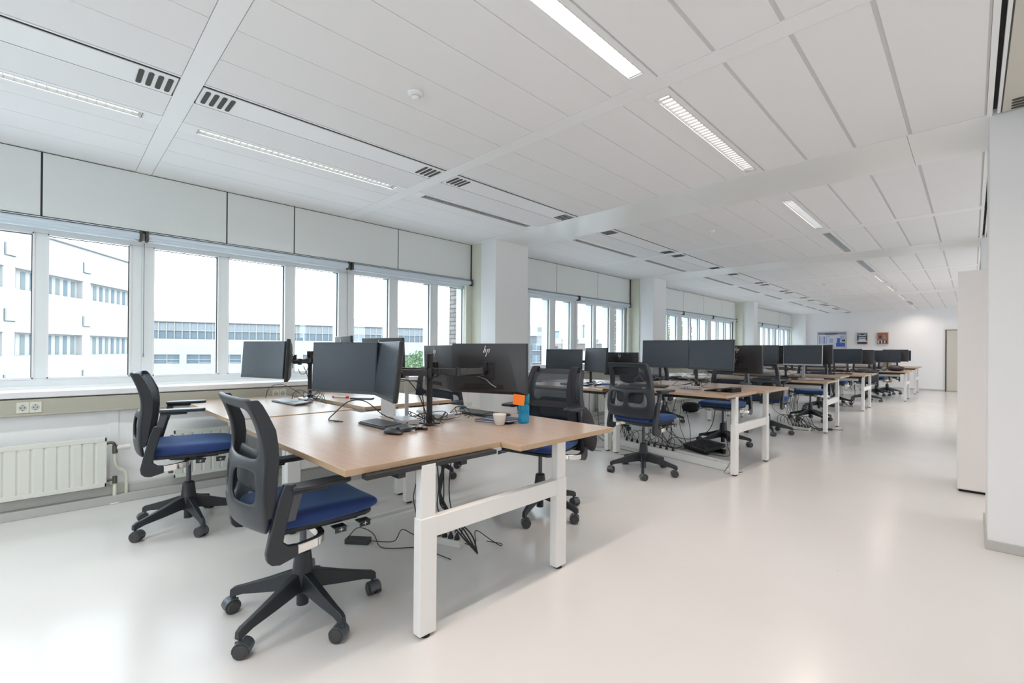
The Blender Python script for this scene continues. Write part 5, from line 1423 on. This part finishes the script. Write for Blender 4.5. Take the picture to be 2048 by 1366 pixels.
for k in range(3):
    cable([(-3.6 + 0.12 * k, 4.9, 0.70), (-3.6 + 0.13 * k, 4.88, 0.45), (-3.55 + 0.12 * k, 4.9, 0.2), (-3.5 + 0.1 * k, 5.1, 0.03)], 'one of the cables hanging from the window-side desk past the column', 'cables hanging past the first column', 0.0032)
cable([(-3.15, 4.68, 0.004), (-3.28, 4.66, 0.004), (-3.36, 4.80, 0.004), (-3.1, 4.95, 0.004), (-2.8, 4.9, 0.004), (-2.7, 4.75, 0.004), (-2.9, 4.70, 0.004)], 'grey cable looped on the floor round the desk legs past the column', m='cableg', r=0.004)
fr_ = empty('foot_rest', (-2.30, 5.62, 0), R(-28)); tag(fr_, 'black ribbed foot rest on the floor under the second desk', 'foot rest')
T = Matrix.Translation((0, 0, 0.07)) @ Matrix.Rotation(R(10), 4, 'X')
MB().prism([(-0.22, -0.12), (-0.19, -0.165), (0.19, -0.165), (0.22, -0.12), (0.22, 0.12), (0.17, 0.165), (-0.17, 0.165), (-0.22, 0.12)], -0.012, 0.012, 'z', T=T).build('plate', 'rubber', fr_, bevel=0.005)
t_ = MB()
for i in range(9):
    for j in range(6): t_.box(-0.17 + i * 0.040, -0.145 + i * 0.040, -0.12 + j * 0.042, -0.10 + j * 0.042, 0.012, 0.018, T=T)
t_.build('ribs', 'rubber', fr_)
MB().box(-0.20, 0.20, -0.14, -0.10, 0, 0.03).box(-0.20, 0.20, 0.10, 0.14, 0, 0.05).box(-0.03, 0.03, -0.12, 0.12, 0, 0.06).build('frame', 'dark', fr_, bevel=0.004)
# third row and beyond
keyboard(-2.25, 8.15, 0.785, 0, 'black keyboard on the third desk beside the silver stand')
mouse(-1.93, 8.08, 0.785, 40, 'dark mouse on the third desk')
dock(-1.70, 8.20, 0.785, 15, 'grey mini computer right of the silver stand, third desk', 0.24, 0.12)
tangle(-2.1, 8.4, 0.787, 5, 0.22, 'one of the cables tangled on the third desk', 'cables on the third desk', 0.1)
tangle(-3.6, 8.45, 0.762, 5, 0.3, 'one of the cables on the window-side desk at the second column', 'cables on the window-side third desk', 0.1)
pp2 = MB().box(-0.12, 0.12, -0.09, 0.09, 0, 0.02).build('magazine_pile', 'pblue2', None, bevel=0.002); pp2.location = (-2.62, 8.95, 0.83); tag(pp2, 'pale blue magazine on the far half of the third desk', 'magazine')
power_strip(-2.05, 8.35, -15, 6, 'white power strip with black plugs under the third desk', L=0.6)
for k in range(8):
    x0 = -2.25 + 0.05 * k; tx = rnd.uniform(-2.6, -1.8)
    cable([(x0, 8.40, 0.07), (x0, 8.42, 0.16), (x0 + 0.10, 8.40, 0.20), (x0 + 0.18, 8.36, 0.06), (x0 + 0.28, 8.35, 0.02), (tx, 8.5, 0.25), (tx, 8.6, 0.62)], 'one of the black cables rising from the power strip under the third desk', 'cables under the third desk', 0.0038)
cable([(-2.2, 8.3, 0.02), (-2.0, 8.2, 0.01), (-1.8, 8.25, 0.006), (-1.65, 8.4, 0.01), (-1.62, 8.55, 0.2), (-1.65, 8.6, 0.65)], 'black cable bowing along the floor and up beside the third desk leg', r=0.004)
cable([(-1.95, 8.45, 0.005), (-1.7, 8.6, 0.005), (-1.55, 8.65, 0.005), (-1.42, 8.72, 0.005)], 'black cable trailing on the floor past the third desk legs', r=0.004)
ad2 = MB().box(-0.07, 0.07, -0.025, 0.025, 0, 0.03).build('power_adapter', 'bezel', None, bevel=0.003); ad2.location = (-1.60, 8.55, 0); ad2.rotation_euler = (0, 0, R(30)); tag(ad2, 'black power adapter on the floor by the third desk leg', 'power adapter')
power_strip(-2.3, 12.3, 0, 6, 'white power strip on the floor under the fourth desk')
for k in range(8):
    x0 = -2.45 + 0.06 * k; tx = rnd.uniform(-2.7, -1.8)
    cable([(x0, 12.3, 0.07), (x0 + 0.02, 12.3, 0.16), (x0 + 0.10, 12.28, 0.18), (x0 + 0.2, 12.26, 0.04), (tx, 12.3, 0.2), (tx, 12.36, 0.58)], 'one of the black cables under the fourth desk', 'cables under the fourth desk', 0.004)
keyboard(-2.0, 11.9, 0.755, 0, 'black keyboard on the fourth desk'); tangle(-2.2, 12.2, 0.757, 4, 0.25, 'one of the cables on the fourth desk', 'cables on the fourth desk', 0.1, rr=0.004)
keyboard(-1.9, 15.15, 0.755, 0, 'black keyboard on the fifth desk')
b3 = lump(-1.38, 15.22, 0.755, 0.36, 0.26, 0.13, 'bag', 'leather_bag', 'dark brown leather bag lying on the fifth desk', 'bag', 9)
MB().tube(spline([(-0.12, -0.08, 0.10), (-0.08, -0.14, 0.14), (0.06, -0.15, 0.14), (0.12, -0.09, 0.10)]), 0.008, 8).build('handle', 'cable', b3)
lump(-1.62, 15.25, 0.755, 0.12, 0.12, 0.09, 'oshade', 'crumpled_scarf', 'small pale blue scarf beside the leather bag', 'scarf', 12)
sc_ = drape((-1.80, 17.65, 0), 100, 'tan scarf hanging over the chair before the last desk', 'scarf', 'scarf')
cloth_strip(-0.35, 0.45, False, 1.02, (0.35, 0.60), 0.0, sc_, 'cloth', 'scarf', 0.2, 0.02)
